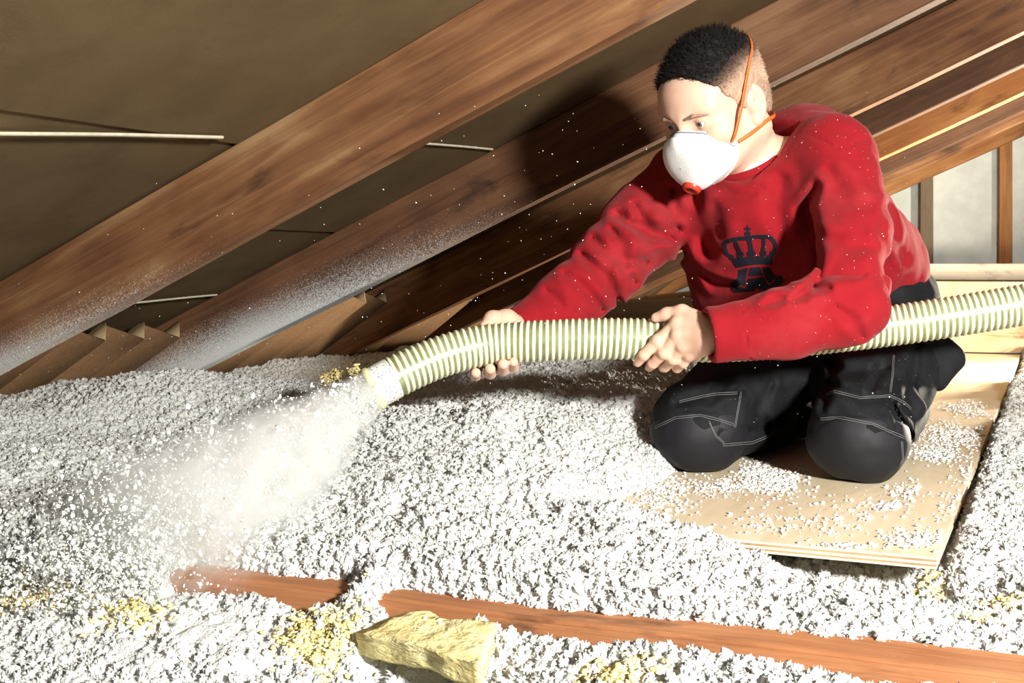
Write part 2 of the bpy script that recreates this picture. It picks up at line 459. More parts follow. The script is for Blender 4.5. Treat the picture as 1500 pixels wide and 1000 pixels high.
def axis(segs):
    out = []
    for a, b, s in segs: out += list(np.arange(a, b, s))
    return np.array(out)
gy_ = axis([(.86, 1.75, .0062), (1.75, 2.6, .0085), (2.6, 3.6, .014), (3.6, 5.3, .03)])
gx_ = axis([(-2.72, -2.2, .016), (-2.2, -1.6, .0095), (-1.6, .15, .0068), (.15, .8, .013)])
X, Y = np.meshgrid(gx_, gy_, indexing='ij')
Z = terrain_h(X, Y)
Xj = X + .003 * fbm(X, Y, 120, 1, 31); Yj = Y + .003 * fbm(X, Y, 120, 1, 37)
nx, ny = X.shape
idx = np.arange(nx * ny).reshape(nx, ny)
quads = np.stack([idx[:-1, :-1], idx[1:, :-1], idx[1:, 1:], idx[:-1, 1:]], -1).reshape(-1, 4)
me = mesh_np('loose_insulation', np.stack([Xj, Yj, Z], -1).reshape(-1, 3), quads)
t = NT('paper_wool'); v = t.coords()
n = t.noise(v, 70, 4, .65); n2 = t.noise(v, 5, 3, .5); sp = t.noise(v, 300, 2, .6)
c = t.ramp(n, [(.25, (.58, .58, .56)), (.5, (.74, .74, .715)), (.75, (.83, .83, .80))])
c = t.mix(t.ramp(sp, [(.68, 0.0), (.76, .5)]), c, (.25, .25, .24))
t.base(c); t.set(Roughness=.95, Specular_IOR_Level=.1); t.bump(t.math('ADD', n, sp), .5, .006)
WOOL = t.m
ter = link('loose_insulation', me, WOOL, smooth=True)
tag(ter, 'grey white blown paper insulation heaped over the whole attic floor', 'insulation', kind='stuff')

# crumbs on top of the terrain
dens = np.zeros_like(Z)
bare = fbm(X, Y, 6, 3, 55)
dens = 1.0 - .75 * (1 - sstep(1.15, 1.24, Y)) * sstep(-.05, .12, bare)
att = me.attributes.new('dens', 'FLOAT', 'POINT'); att.data.foreach_set('value', dens.ravel().astype(np.float32))

def crumb_nodes(name, mat, per_m2, smin, smax, use_att=True, seed=0, keep=True):
    g = bpy.data.node_groups.new(name, 'GeometryNodeTree')
    g.interface.new_socket('Geometry', in_out='INPUT', socket_type='NodeSocketGeometry')
    g.interface.new_socket('Geometry', in_out='OUTPUT', socket_type='NodeSocketGeometry')
    N = g.nodes; L = g.links.new
    gi = N.new('NodeGroupInput'); go = N.new('NodeGroupOutput')
    d = N.new('GeometryNodeDistributePointsOnFaces'); d.distribute_method = 'RANDOM'
    d.inputs['Seed'].default_value = seed
    L(gi.outputs[0], d.inputs['Mesh'])
    if use_att:
        na = N.new('GeometryNodeInputNamedAttribute'); na.data_type = 'FLOAT'; na.inputs[0].default_value = 'dens'
        mu = N.new('ShaderNodeMath'); mu.operation = 'MULTIPLY'; mu.inputs[1].default_value = per_m2
        L(na.outputs[0], mu.inputs[0]); L(mu.outputs[0], d.inputs['Density'])
    else: d.inputs['Density'].default_value = per_m2
    ico = N.new('GeometryNodeMeshIcoSphere'); ico.inputs['Radius'].default_value = 1.0; ico.inputs['Subdivisions'].default_value = 3
    nt = N.new('ShaderNodeTexNoise'); nt.noise_dimensions = '3D'; nt.inputs['Scale'].default_value = 2.1; nt.inputs['Detail'].default_value = 4; nt.inputs['Roughness'].default_value = .65
    pos = N.new('GeometryNodeInputPosition'); L(pos.outputs[0], nt.inputs['Vector'])
    mr = N.new('ShaderNodeMapRange'); mr.inputs[1].default_value = .3; mr.inputs[2].default_value = .7; mr.inputs[3].default_value = .1; mr.inputs[4].default_value = 1.7
    L(nt.outputs[0], mr.inputs[0])
    vm = N.new('ShaderNodeVectorMath'); vm.operation = 'SCALE'; L(pos.outputs[0], vm.inputs[0]); L(mr.outputs[0], vm.inputs['Scale'])
    sp = N.new('GeometryNodeSetPosition'); L(ico.outputs[0], sp.inputs[0]); L(vm.outputs[0], sp.inputs['Position'])
    ss = N.new('GeometryNodeSetShadeSmooth'); L(sp.outputs[0], ss.inputs[0])
    sm = N.new('GeometryNodeSetMaterial'); sm.inputs['Material'].default_value = mat; L(ss.outputs[0], sm.inputs[0])
    io = N.new('GeometryNodeInstanceOnPoints'); L(d.outputs['Points'], io.inputs['Points']); L(sm.outputs[0], io.inputs['Instance'])
    rr = N.new('FunctionNodeRandomValue'); rr.data_type = 'FLOAT_VECTOR'; rr.inputs[0].default_value = (0, 0, 0); rr.inputs[1].default_value = (6.28, 6.28, 6.28)
    L(rr.outputs[0], io.inputs['Rotation'])
    rs = N.new('FunctionNodeRandomValue'); rs.data_type = 'FLOAT'; rs.inputs[2].default_value = 0; rs.inputs[3].default_value = 1; rs.inputs['Seed'].default_value = 5
    pw = N.new('ShaderNodeMath'); pw.operation = 'POWER'; pw.inputs[1].default_value = 2.2; L(rs.outputs[1], pw.inputs[0])
    ms = N.new('ShaderNodeMapRange'); ms.inputs[3].default_value = smin; ms.inputs[4].default_value = smax; L(pw.outputs[0], ms.inputs[0])
    rv = N.new('FunctionNodeRandomValue'); rv.data_type = 'FLOAT_VECTOR'; rv.inputs[0].default_value = (.7, .7, .45); rv.inputs[1].default_value = (1.2, 1.2, 1.0); rv.inputs['Seed'].default_value = 9
    vs = N.new('ShaderNodeVectorMath'); vs.operation = 'SCALE'; L(rv.outputs[0], vs.inputs[0]); L(ms.outputs[0], vs.inputs['Scale'])
    L(vs.outputs[0], io.inputs['Scale'])
    if keep:
        j = N.new('GeometryNodeJoinGeometry'); L(io.outputs[0], j.inputs[0]); L(gi.outputs[0], j.inputs[0]); L(j.outputs[0], go.inputs[0])
    else: L(io.outputs[0], go.inputs[0])
    return g
md = ter.modifiers.new('crumbs', 'NODES'); md.node_group = crumb_nodes('crumbs', WOOL, 24000, .0020, .0082)

# ------------------------------------------------------------------ mineral wool
t = NT('mineral_wool'); v = t.coords((1, 1, 3)); n = t.noise(v, 16, 6, .7, .5); n2 = t.noise(t.coords((30, 30, 160)), 1, 3)
t.base(t.ramp(n, [(.28, (.55, .43, .15)), (.5, (.78, .67, .32)), (.75, (.84, .77, .50))])); t.set(Roughness=.95, Specular_IOR_Level=.05)
t.bump(t.math('ADD', n, n2), .7, .012)
YW = t.m
def slab(name, corners, thick, lab, rag=.006, seed=0, nn=(26, 12, 6)):
    """Torn slab of mineral wool: four top corners (in order round the slab), thickness, rough surface."""
    a, b, c, d = [Vector(q) for q in corners]
    bm = bmesh.new(); bmesh.ops.create_cube(bm, size=1.0)
    bmesh.ops.subdivide_edges(bm, edges=bm.edges[:], cuts=14, use_grid_fill=True)
    for vv in bm.verts:
        u_, v_, w_ = vv.co.x + .5, vv.co.y + .5, vv.co.z - .5
        p = (a * (1 - u_) + b * u_) * (1 - v_) + (d * (1 - u_) + c * u_) * v_
        q = p + Vector((0, 0, w_ * thick))
        k = q * 28 + Vector((seed, 0, 0))
        q += Vector((mnoise.noise(k), mnoise.noise(k + Vector((5, 1, 2))), mnoise.noise(k + Vector((1, 7, 3))))) * rag
        k2 = q * 90; q += mnoise.noise_vector(k2) * rag * .5
        vv.co = q
    me = bpy.data.meshes.new(name); bm.to_mesh(me); bm.free()
    o = link(name, me, YW, smooth=True); tag(o, lab, 'insulation batt'); return o
def pz(px, py, z):
    return P(px, py, (CAMH - z) * F / (py - HZ))
slab('mineral_wool_batt', [(-2.6, .80, -.105), (.9, .80, -.105), (.9, 1.215, -.1), (-2.6, 1.215, -.1)], .09, 'yellow mineral wool batt filling the bay in front of the reddish joist', .02)
slab('mineral_wool_batt', [(-.5, 1.30, -.075), (.9, 1.30, -.072), (.9, 2.04, -.07), (-.5, 2.04, -.075)], .11, 'yellow mineral wool batt peeping out under the plywood\'s front corner', .018, 3)
slab('mineral_wool_offcut', [pz(524, 926, -.036), pz(706, 975, -.028), pz(724, 915, -.018), pz(610, 893, -.024)], .020, 'torn yellow mineral wool wedge lying in the foreground', .005, 7)
slab('mineral_wool_offcut', [pz(815, 985, -.062), pz(985, 1000, -.060), pz(985, 965, -.062), pz(830, 962, -.062)], .02, 'flat yellow wool scrap at the bottom edge below the joist', .007, 9)
slab('mineral_wool_offcut', [pz(-30, 868, -.045), pz(118, 870, -.045), pz(120, 838, -.045), pz(-30, 832, -.045)], .03, 'dull yellow wool scrap under the spray at the left edge', .008, 11)

# ------------------------------------------------------------------ crumbs lying on the plywood
pts = []
def patch(px, py, rx, ry, n, s0=.0012, s1=.0042):
    for _ in range(int(n * 1.5)):
        a = RNG.normal(0, .45, 2); q = pz(px + a[0] * rx, py + a[1] * ry, 0)
        if bx0 < q.x < bx1 - .004 and by0 + .004 < q.y < by1: pts.append((q.x, q.y, RNG.uniform(s0, s1)))
for a in [(1130, 705, 50, 22, 420), (1060, 712, 90, 14, 200), (1110, 690, 30, 14, 200), (960, 725, 60, 40, 420), (890, 757, 40, 14, 250), (1395, 640, 60, 22, 500), (1370, 665, 40, 14, 260), (1410, 597, 40, 10, 160), (1345, 790, 60, 16, 160), (1240, 745, 160, 40, 90),
          (1300, 742, 30, 6, 60), (1430, 690, 40, 30, 130), (1430, 605, 30, 6, 60), (1330, 720, 30, 20, 60), (1455, 460, 40, 10, 30), (1150, 770, 150, 20, 90), (1400, 740, 30, 30, 60), (1230, 800, 60, 5, 60)]:
    patch(*a)
bm = bmesh.new(); bmesh.ops.create_icosphere(bm, subdivisions=1, radius=1.0)
iv = np.array([v.co[:] for v in bm.verts]); it = np.array([[v.index for v in f.verts] for f in bm.faces]); bm.free()
def crumbs_mesh(name, centres, sizes, flat=.6):
    n = len(centres); R = RNG.normal(0, 1, (n, 3, 3)); Q, _ = np.linalg.qr(R)
    V = iv[None] * (1 + RNG.uniform(-.55, .45, (n, len(iv), 1))) * RNG.uniform(.6, 1.3, (n, 1, 3))
    V = np.einsum('nij,nvj->nvi', Q, V); V[:, :, 2] *= flat
    V = V * np.asarray(sizes)[:, None, None] + np.asarray(centres)[:, None, :]
    Fc = it[None] + (np.arange(n) * len(iv))[:, None, None]
    return mesh_np(name, V.reshape(-1, 3), Fc.reshape(-1, 3))
pts = np.array(pts)
yt = []
for px, py, rx, ry, n_ in [(470, 908, 60, 22, 500), (350, 965, 45, 22, 300), (900, 978, 70, 14, 350), (60, 855, 80, 18, 500), (190, 880, 60, 14, 200), (1362, 842, 22, 14, 250), (1472, 880, 35, 12, 300), (1435, 905, 30, 8, 120), (620, 990, 60, 8, 120)]:
    for _ in range(n_ * 2):
        a = RNG.normal(0, .45, 2); q = pz(px + a[0] * rx, py + a[1] * ry, -.03); yt.append((q.x, q.y))
yt = np.array(yt); yz = terrain_h(yt[:, :1], yt[:, 1:]).ravel() + RNG.uniform(-.003, .005, len(yt))
YCEN = np.stack([yt[:, 0], yt[:, 1], yz], -1)
for (px, py, d2) in ((478, 556, 2.55), (492, 548, 2.55), (520, 545, 2.5)):
    YCEN = np.concatenate([YCEN, np.array(P(px, py, d2))[None] + RNG.normal(0, .0055, (160, 3))])
cen = np.stack([pts[:, 0], pts[:, 1], pts[:, 2] * .35], -1)
o = link('insulation_crumbs', crumbs_mesh('insulation_crumbs', cen, pts[:, 2]), WOOL)
o.data.shade_smooth()
oy = link('mineral_wool_tufts', crumbs_mesh('mineral_wool_tufts', YCEN, RNG.uniform(.0015, .0048, len(YCEN)), .6), YW, smooth=True)
tag(oy, 'shreds of yellow mineral wool mixed into the foreground insulation', 'mineral wool', kind='stuff')
tag(o, 'pale insulation crumbs scattered over the plywood around the knees', 'crumbs', kind='stuff')
# ------------------------------------------------------------------ implicit surfaces for the figure
class Field:
    """Signed field on a regular grid; shapes are blended in, then meshed with surface nets."""
    def __init__(s, lo, hi, h):
        s.lo = np.array(lo, float); s.h = h
        s.n = np.ceil((np.array(hi) - s.lo) / h).astype(int) + 1
        s.F = np.full(s.n, .2, dtype=np.float32)
    def box(s, lo, hi):
        a = np.clip(np.floor((np.array(lo) - s.lo) / s.h).astype(int), 0, s.n)
        b = np.clip(np.ceil((np.array(hi) - s.lo) / s.h).astype(int) + 1, 0, s.n)
        sl = tuple(slice(i, j) for i, j in zip(a, b))
        g = np.ogrid[sl]
        x, y, z = [(g[i] * s.h + s.lo[i]).astype(np.float32) for i in range(3)]
        return sl, x, y, z
    def _blend(s, sl, d, k, op):
        A_ = s.F[sl]
        if op == 'add':
            if k > 0:
                hh = np.maximum(k - np.abs(A_ - d), 0) / k
                s.F[sl] = np.minimum(A_, d) - hh * hh * k * .25
            else: s.F[sl] = np.minimum(A_, d)
        else:
            d = -d
            if k > 0:
                hh = np.maximum(k - np.abs(A_ - d), 0) / k
                s.F[sl] = np.maximum(A_, d) + hh * hh * k * .25
            else: s.F[sl] = np.maximum(A_, d)
    def cone(s, a, b, ra, rb, k=.02, op='add'):
        a = np.array(a); b = np.array(b); R = max(ra, rb) + k + .02
        sl, x, y, z = s.box(np.minimum(a, b) - R, np.maximum(a, b) + R)
        ab = b - a; L2 = float(ab @ ab) + 1e-12
        t = np.clip(((x - a[0]) * ab[0] + (y - a[1]) * ab[1] + (z - a[2]) * ab[2]) / L2, 0, 1)
        d = np.sqrt((x - a[0] - t * ab[0]) ** 2 + (y - a[1] - t * ab[1]) ** 2 + (z - a[2] - t * ab[2]) ** 2) - (ra + (rb - ra) * t)
        s._blend(sl, d, k, op); return s
    def chain(s, pts, rs, k=.02, op='add'):
        for i in range(len(pts) - 1): s.cone(pts[i], pts[i + 1], rs[i], rs[i + 1], k, op)
    def ell(s, c, ax, r, k=.02, op='add'):
        c = np.array(c); R = max(r) + k + .02
        sl, x, y, z = s.box(c - R, c + R)
        q = [((x - c[0]) * a[0] + (y - c[1]) * a[1] + (z - c[2]) * a[2]) for a in ax]
        k0 = np.sqrt(sum((q[i] / r[i]) ** 2 for i in range(3))) + 1e-9
        k1 = np.sqrt(sum((q[i] / r[i] ** 2) ** 2 for i in range(3))) + 1e-9
        s._blend(sl, k0 * (k0 - 1) / k1, k, op); return s
    def rbox(s, c, ax, r, rad, k=.01, op='add'):
        c = np.array(c); R = float(np.linalg.norm(r)) + rad + k + .01
        sl, x, y, z = s.box(c - R, c + R)
        q = [np.abs((x - c[0]) * a[0] + (y - c[1]) * a[1] + (z - c[2]) * a[2]) - r[i] for i, a in enumerate(ax)]
        out = np.sqrt(sum(np.maximum(v, 0) ** 2 for v in q)) + np.minimum(np.maximum(np.maximum(q[0], q[1]), q[2]), 0) - rad
        s._blend(sl, out, k, op); return s
    def plane(s, p, n, k=0.0, region=None):
        """cut away everything on the side n points to"""
        lo, hi = region if region else (s.lo, s.lo + s.n * s.h)
        sl, x, y, z = s.box(lo, hi)
        d = -((x - p[0]) * n[0] + (y - p[1]) * n[1] + (z - p[2]) * n[2])
        s._blend(sl, d + 0 * x * y * z if False else d, k, 'sub'); return s
    def near(s, band=.03):
        I = np.argwhere(np.abs(s.F) < band); return I, I * s.h + s.lo
    def grooves(s, lines, zmin=-9, front=None):
        """folds: lines of (points in the photograph's frame, width px, depth m); carved where the cloth faces that way"""
        I, W = s.near(.03)
        d = -sn * W[:, 0] + cs * W[:, 1]; r = cs * W[:, 0] + sn * W[:, 1]
        u = 750 + r / d * F; v = HZ - (W[:, 2] - CAMH) / d * F
        add = np.zeros(len(W))
        for pl, wd, dep in lines:
            best = np.full(len(W), 1e9); n = len(pl)
            for i in range(n - 1):
                a = np.array(pl[i], float); b = np.array(pl[i + 1], float); ab = b - a
                t = np.clip(((u - a[0]) * ab[0] + (v - a[1]) * ab[1]) / (ab @ ab), 0, 1)
                q = np.hypot(u - a[0] - t * ab[0], v - a[1] - t * ab[1])
                tt = (i + t) / (n - 1); fade = 1 + 1.6 * np.abs(tt - .5) ** 2 * 2
                best = np.minimum(best, q * fade)
            add += dep * (np.exp(-(best / wd) ** 2) - .45 * np.exp(-((best - 2.1 * wd) / (1.1 * wd)) ** 2))
        s.F[I[:, 0], I[:, 1], I[:, 2]] += add.astype(np.float32)
    def rough(s, fn):
        I, W = s.near(.02); s.F[I[:, 0], I[:, 1], I[:, 2]] += fn(W).astype(np.float32)
    def mesh(s, name, smooth=2):
        Fv = s.F; n = Fv.shape; neg = Fv < 0
        c = [(i, j, k) for i in (0, 1) for j in (0, 1) for k in (0, 1)]
        def sh(Aa, o): return Aa[o[0]:n[0] - 1 + o[0], o[1]:n[1] - 1 + o[1], o[2]:n[2] - 1 + o[2]]
        cnt = sum(sh(neg, o).astype(np.int8) for o in c)
        act = (cnt > 0) & (cnt < 8); I = np.argwhere(act)
        vid = np.full(act.shape, -1, dtype=np.int64); vid[act] = np.arange(len(I))
        pos = np.zeros((len(I), 3)); num = np.zeros(len(I))
        for a in range(3):
            for o in c:
                if o[a]: continue
                o2 = list(o); o2[a] = 1
                fa = Fv[I[:, 0] + o[0], I[:, 1] + o[1], I[:, 2] + o[2]]; fb = Fv[I[:, 0] + o2[0], I[:, 1] + o2[1], I[:, 2] + o2[2]]
                m = (fa < 0) != (fb < 0); t = np.where(m, fa / np.where(m, fa - fb, 1), 0)
                p = np.array(o, float)[None] + np.eye(3)[a][None] * t[:, None]
                pos += p * m[:, None]; num += m
        V = (I + pos / num[:, None]) * s.h + s.lo
        Q = []
        for a in range(3):
            b, cc = (a + 1) % 3, (a + 2) % 3
            sl0 = [slice(None)] * 3; sl1 = [slice(None)] * 3; sl0[a] = slice(0, -1); sl1[a] = slice(1, None)
            ch = neg[tuple(sl0)] != neg[tuple(sl1)]; E = np.argwhere(ch)
            ok = (E[:, b] > 0) & (E[:, cc] > 0) & (E[:, b] < n[b] - 1) & (E[:, cc] < n[cc] - 1); E = E[ok]
            inside = neg[E[:, 0], E[:, 1], E[:, 2]]
            def cell(db, dc):
                G = E.copy(); G[:, b] -= db; G[:, cc] -= dc; return vid[G[:, 0], G[:, 1], G[:, 2]]
            q = np.stack([cell(1, 1), cell(0, 1), cell(0, 0), cell(1, 0)], -1)
            q[~inside] = q[~inside][:, ::-1]; Q.append(q)
        Q = np.concatenate(Q); Q = Q[(Q >= 0).all(1)]
        for _ in range(smooth):
            S = np.zeros_like(V); N_ = np.zeros(len(V))
            for k in range(4):
                a, b = Q[:, k], Q[:, (k + 1) % 4]
                np.add.at(S, a, V[b]); np.add.at(N_, a, 1); np.add.at(S, b, V[a]); np.add.at(N_, b, 1)
            V = V * .4 + .6 * S / np.maximum(N_, 1)[:, None]
        return V, Q

def join_np(parts):
    V = []; Q = []; o = 0
    for v, q in parts: V.append(v); Q.append(q + o); o += len(v)
    return np.concatenate(V), np.concatenate(Q)

def noise3(W, s, seed=0):
    out = np.empty(len(W)); o = Vector((seed * 3.1, seed * 1.7, seed))
    for i, p in enumerate(W): out[i] = mnoise.noise(Vector(p) * s + o)
    return out
def vnoise(W, s, seed=0):
    """fast lattice noise in three dimensions, -1..1"""
    T = np.random.default_rng(seed).random((64, 64, 64)); p = W * s; i = np.floor(p).astype(int); f = p - i; f = f * f * (3 - 2 * f)
    r = 0
    for a in (0, 1):
        for b in (0, 1):
            for c in (0, 1):
                wgt = (f[:, 0] if a else 1 - f[:, 0]) * (f[:, 1] if b else 1 - f[:, 1]) * (f[:, 2] if c else 1 - f[:, 2])
                r = r + wgt * T[(i[:, 0] + a) & 63, (i[:, 1] + b) & 63, (i[:, 2] + c) & 63]
    return (r - .5) * 2

CR = Vector((cs, sn, 0)); CT = Vector((sn, -cs, 0)); UP = Vector((0, 0, 1))   # right, towards the lens, up
# ------------------------------------------------------------------ the man: joints
HC = P(1047, 152, 2.15)                                   # head centre
hf = (CR * -.70 + CT * .58 + UP * -.50).normalized()      # where the face points
hl = UP.cross(hf).normalized()                            # his left
hu = hf.cross(hl).normalized()
def H(l, f, u): return HC + hl * l + hf * f + hu * u
HAX = (hl, hf, hu)
NB = P(1094, 226, 2.21)
LS, RS = P(1220, 226, 2.13), P(1002, 268, 2.36)
LE, LW = P(1243, 448, 1.94), P(1036, 491, 1.905)
RE, RW = P(890, 390, 2.22), P(766, 487, 2.095)
LH, RHp = P(1275, 462, 2.43), P(1180, 462, 2.50)
LK, RK = P(1256, 636, 2.07), P(1023, 622, 2.17)
LA, RA = P(1318, 600, 2.55), P(1190, 596, 2.62)

man = empty('person', (HC.x + .12, HC.y + .1, 0))
tag(man, 'kneeling person in red sweatshirt and black work trousers aiming a ribbed hose', 'person')

# skin
t = NT('skin'); v = t.coords()
n = t.noise(v, 30, 4, .6); n2 = t.noise(v, 9, 3, .5)
c = t.mix(n2, (.66, .40, .29), (.72, .47, .35)); c = t.mix(t.ramp(n, [(.5, 0.0), (.75, .35)]), c, (.58, .27, .19))
t.base(c); t.set(Roughness=.52, Specular_IOR_Level=.35, Subsurface_Weight=.12, Subsurface_Scale=.01)
t.b.inputs['Subsurface Radius'].default_value = (1, .35, .2)
t.bump(t.noise(v, 420, 2, .6), .08, .001)
SKIN = t.m

# head and neck
fd = Field(np.array(HC) - .21, np.array(HC) + np.array((.2, .2, .17)), .0021)
fd.ell(H(0, -.014, .034), HAX, (.077, .098, .086), 0)
fd.ell(H(0, .028, -.030), HAX, (.063, .064, .085), .03)
fd.ell(H(0, .052, .035), HAX, (.058, .040, .040), .03)              # forehead
for s_ in (-1, 1):
    fd.cone(H(.052 * s_, .0, -.056), H(.012 * s_, .070, -.092), .020, .020, .03)   # jaw
    fd.ell(H(.044 * s_, .058, -.028), HAX, (.024, .026, .020), .025)      # cheekbone
    fd.cone(H(.048 * s_, .070, .020), H(.010 * s_, .090, .013), .009, .010, .016)  # brow
    fd.ell(H(.062 * s_, .030, .015), HAX, (.012, .03, .03), .02, 'sub') if False else None
fd.cone(H(0, .088, .004), H(0, .105, -.034), .009, .0115, .012)       # nose
for s_ in (-1, 1):
    fd.ell(H(.0125 * s_, .098, -.038), HAX, (.009, .011, .008), .008)
    fd.ell(H(.0325 * s_, .101, -.001), HAX, (.019, .016, .0135), .016, 'sub')      # socket
    fd.ell(H(.0325 * s_, .0745, -.001), HAX, (.0155, .0150, .0142), .004)             # lids
    fd.ell(H(.0325 * s_, .092, -.0025), HAX, (.0122, .012, .0040), .002, 'sub')      # opening
    ea = (hl * .93 * s_ + hf * .36 + hu * .05).normalized()                       # ear: disc standing off the head
    eu = (hu * .97 + hf * -.22).normalized(); eu = (eu - ea * eu.dot(ea)).normalized(); ef = eu.cross(ea)
    ec = H(.078 * s_, -.012, -.012)
    fd.ell(ec, (ea, ef, eu), (.0085, .0185, .032), .008)
    fd.ell(ec + ea * .0075, (ea, ef, eu), (.0085, .0125, .0225), .003, 'sub')
    fd.ell(ec + ea * .004 + hf * .002, (ea, ef, eu), (.005, .006, .016), .004)
    fd.ell(ec + hf * .013 - hu * .004, HAX, (.006, .005, .008), .006)               # tragus
    fd.ell(ec - eu * .026 + hf * .004, (ea, ef, eu), (.006, .009, .010), .006)          # lobe
fd.cone(H(0, -.030, -.045), NB, .054, .060, .03)                        # neck
fd.cone(H(.055, -.03, -.06), NB + CR * -.03 + CT * .04, .016, .016, .03)  # neck muscle
head = fd.mesh('head', 2)

# hands
def digits(fd, lists, k=.004):
    for pts, rs in lists: fd.chain([P(*p) for p in pts], rs, k)
c0 = P(990, 495, 1.95)
fl = Field(np.array(c0) - .11, np.array(c0) + .13, .0017)
mb = [(1030, 475, 1.925), (1030, 485, 1.918), (1031, 497, 1.918), (1032, 508, 1.925)]
mc = [(992, 474, 1.945), (993, 490, 1.938), (1000, 506, 1.940), (1010, 519, 1.948)]
for a, b, r in zip(mb, mc, (.0115, .0115, .011, .0105)): fl.cone(P(*a), P(*b), .0145, r, .010)
fl.cone(P(1085, 488, 1.912), P(1040, 490, 1.922), .024, .0215, .015)
fl.cone(P(1014, 472, 1.945), P(1014, 503, 1.945), .010, .010, .010)
digits(fl, [
    ([mc[0], (964, 499, 1.956), (943, 520, 1.966), (934, 531, 1.982)], (.0108, .0097, .0086, .0072)),
    ([mc[1], (973, 516, 1.955), (956, 532, 1.978), (951, 538, 2.0)], (.0108, .0097, .0086, .0072)),
    ([mc[2], (986, 525, 1.960), (974, 537, 1.990), (971, 539, 2.012)], (.0103, .0093, .0083, .0070)),
    ([mc[3], (1001, 531, 1.962), (992, 539, 1.985), (990, 540, 2.005)], (.0096, .0085, .0076, .0064))], .0035)
fl.chain([P(1024, 469, 1.93), P(999, 457, 1.952), P(977, 460, 1.966), P(961, 465, 1.975)], (.0145, .0118, .0102, .0080), .006)
for p in mc: fl.ell(P(p[0] + 1, p[1] - 1, p[2] - .003), (CR, CT, UP), (.0085, .0085, .0085), .009)
for p, r in (((964, 499, 1.956), .0108), ((973, 516, 1.955), .0108), ((986, 525, 1.96), .0102)): fl.ell(P(p[0], p[1], p[2] - .001), (CR, CT, UP), (r, r, r), .004)
handl = fl.mesh('hand', 1)
c0 = P(735, 500, 2.03)
fr_ = Field(np.array(c0) - .10, np.array(c0) + .12, .0017)
fr_.cone(P(800, 470, 2.12), P(757, 489, 2.088), .025, .023, .012)
for x, y in ((705, 505), (719, 501), (735, 498), (748, 497)): fr_.cone(P(757, 488, 2.085), P(x, y, 2.058), .020, .012, .014)
digits(fr_, [
    ([(705, 505, 2.058), (699, 533, 2.045), (697, 549, 2.015), (697, 546, 1.985)], (.0115, .0105, .0095, .0080)),
    ([(719, 501, 2.058), (718, 530, 2.046), (718, 546, 2.012), (718, 540, 1.975)], (.0115, .0108, .0100, .0085)),
    ([(735, 498, 2.058), (737, 526, 2.046), (737, 541, 2.010), (737, 533, 1.970)], (.0115, .0108, .0100, .0085)),
    ([(748, 497, 2.058), (752, 524, 2.045), (752, 537, 2.008), (752, 530, 1.973)], (.0105, .0095, .0088, .0075))], .003)
fr_.chain([P(762, 482, 2.085), P(742, 469, 2.058), P(722, 469, 2.040), P(711, 479, 2.022)], (.020, .0175, .0150, .0110), .008)
handr = fr_.mesh('hand', 1)
# trunk and limbs inside the clothes, so that the body is one figure
fb = Field((-1.4, 1.55, -.02), (.25, 2.75, .75), .011)
fb.chain([NB, P(1120, 330, 2.27), P(1230, 450, 2.44)], (.05, .075, .075), .05)
fb.chain([LS, LE, P(1085, 486, 1.91)], (.04, .034, .022), .03); fb.chain([RS, RE, P(800, 468, 2.12)], (.04, .034, .022), .03)
fb.cone(LS, RS, .045, .045, .04)
fb.chain([LH, LK, LA], (.06, .045, .035), .04); fb.chain([RHp, RK, RA], (.06, .045, .035), .04)
inner = fb.mesh('inner', 1)
V, Q = join_np([head, handl, handr, inner])
V = V - np.array(man.location)
me = mesh_np('body', V, Q); me.materials.append(SKIN); me.shade_smooth()
body = bpy.data.objects.new('body', me); COL.objects.link(body); body.parent = man

def child(name, VQ, mat, parent, smooth=True):
    V, Q = VQ
    root = parent
    while root.parent: root = root.parent
    me = mesh_np(name, V - np.array(root.location), Q); me.materials.append(mat)
    if smooth: me.shade_smooth()
    o = bpy.data.objects.new(name, me); COL.objects.link(o); o.parent = parent
    return o

# eyes
t = NT('eyeball'); tc = t.coords(); g = t.n.new('ShaderNodeTexGradient'); g.gradient_type = 'SPHERICAL'
sep = t.n.new('ShaderNodeSeparateXYZ'); t.L(tc, sep.inputs[0])
c = t.ramp(t.math('MULTIPLY', sep.outputs[1], 80.0), [(.0, (.78, .74, .70)), (.865, (.78, .72, .68)), (.885, (.05, .06, .06)), (.95, (.16, .19, .19)), (.97, (.005, .005, .005))])
t.base(c); t.set(Roughness=.12, Specular_IOR_Level=.5)
EYE = t.m
bm = bmesh.new(); bmesh.ops.create_uvsphere(bm, u_segments=24, v_segments=16, radius=.0125)
eye_me = bpy.data.meshes.new('eyeball'); bm.to_mesh(eye_me); bm.free(); eye_me.materials.append(EYE); eye_me.shade_smooth()
gz_ = (hf + hu * -.06 + hl * -.10).normalized(); gl = UP.cross(gz_).normalized(); gu = gz_.cross(gl)
for s_ in (-1, 1):
    o = bpy.data.objects.new('eyeball', eye_me); COL.objects.link(o); o.parent = man
    m = Matrix((-gl, gz_, gu)).transposed().to_4x4(); m.translation = H(.0325 * s_, .0755, -.001) - man.location; o.matrix_basis = m
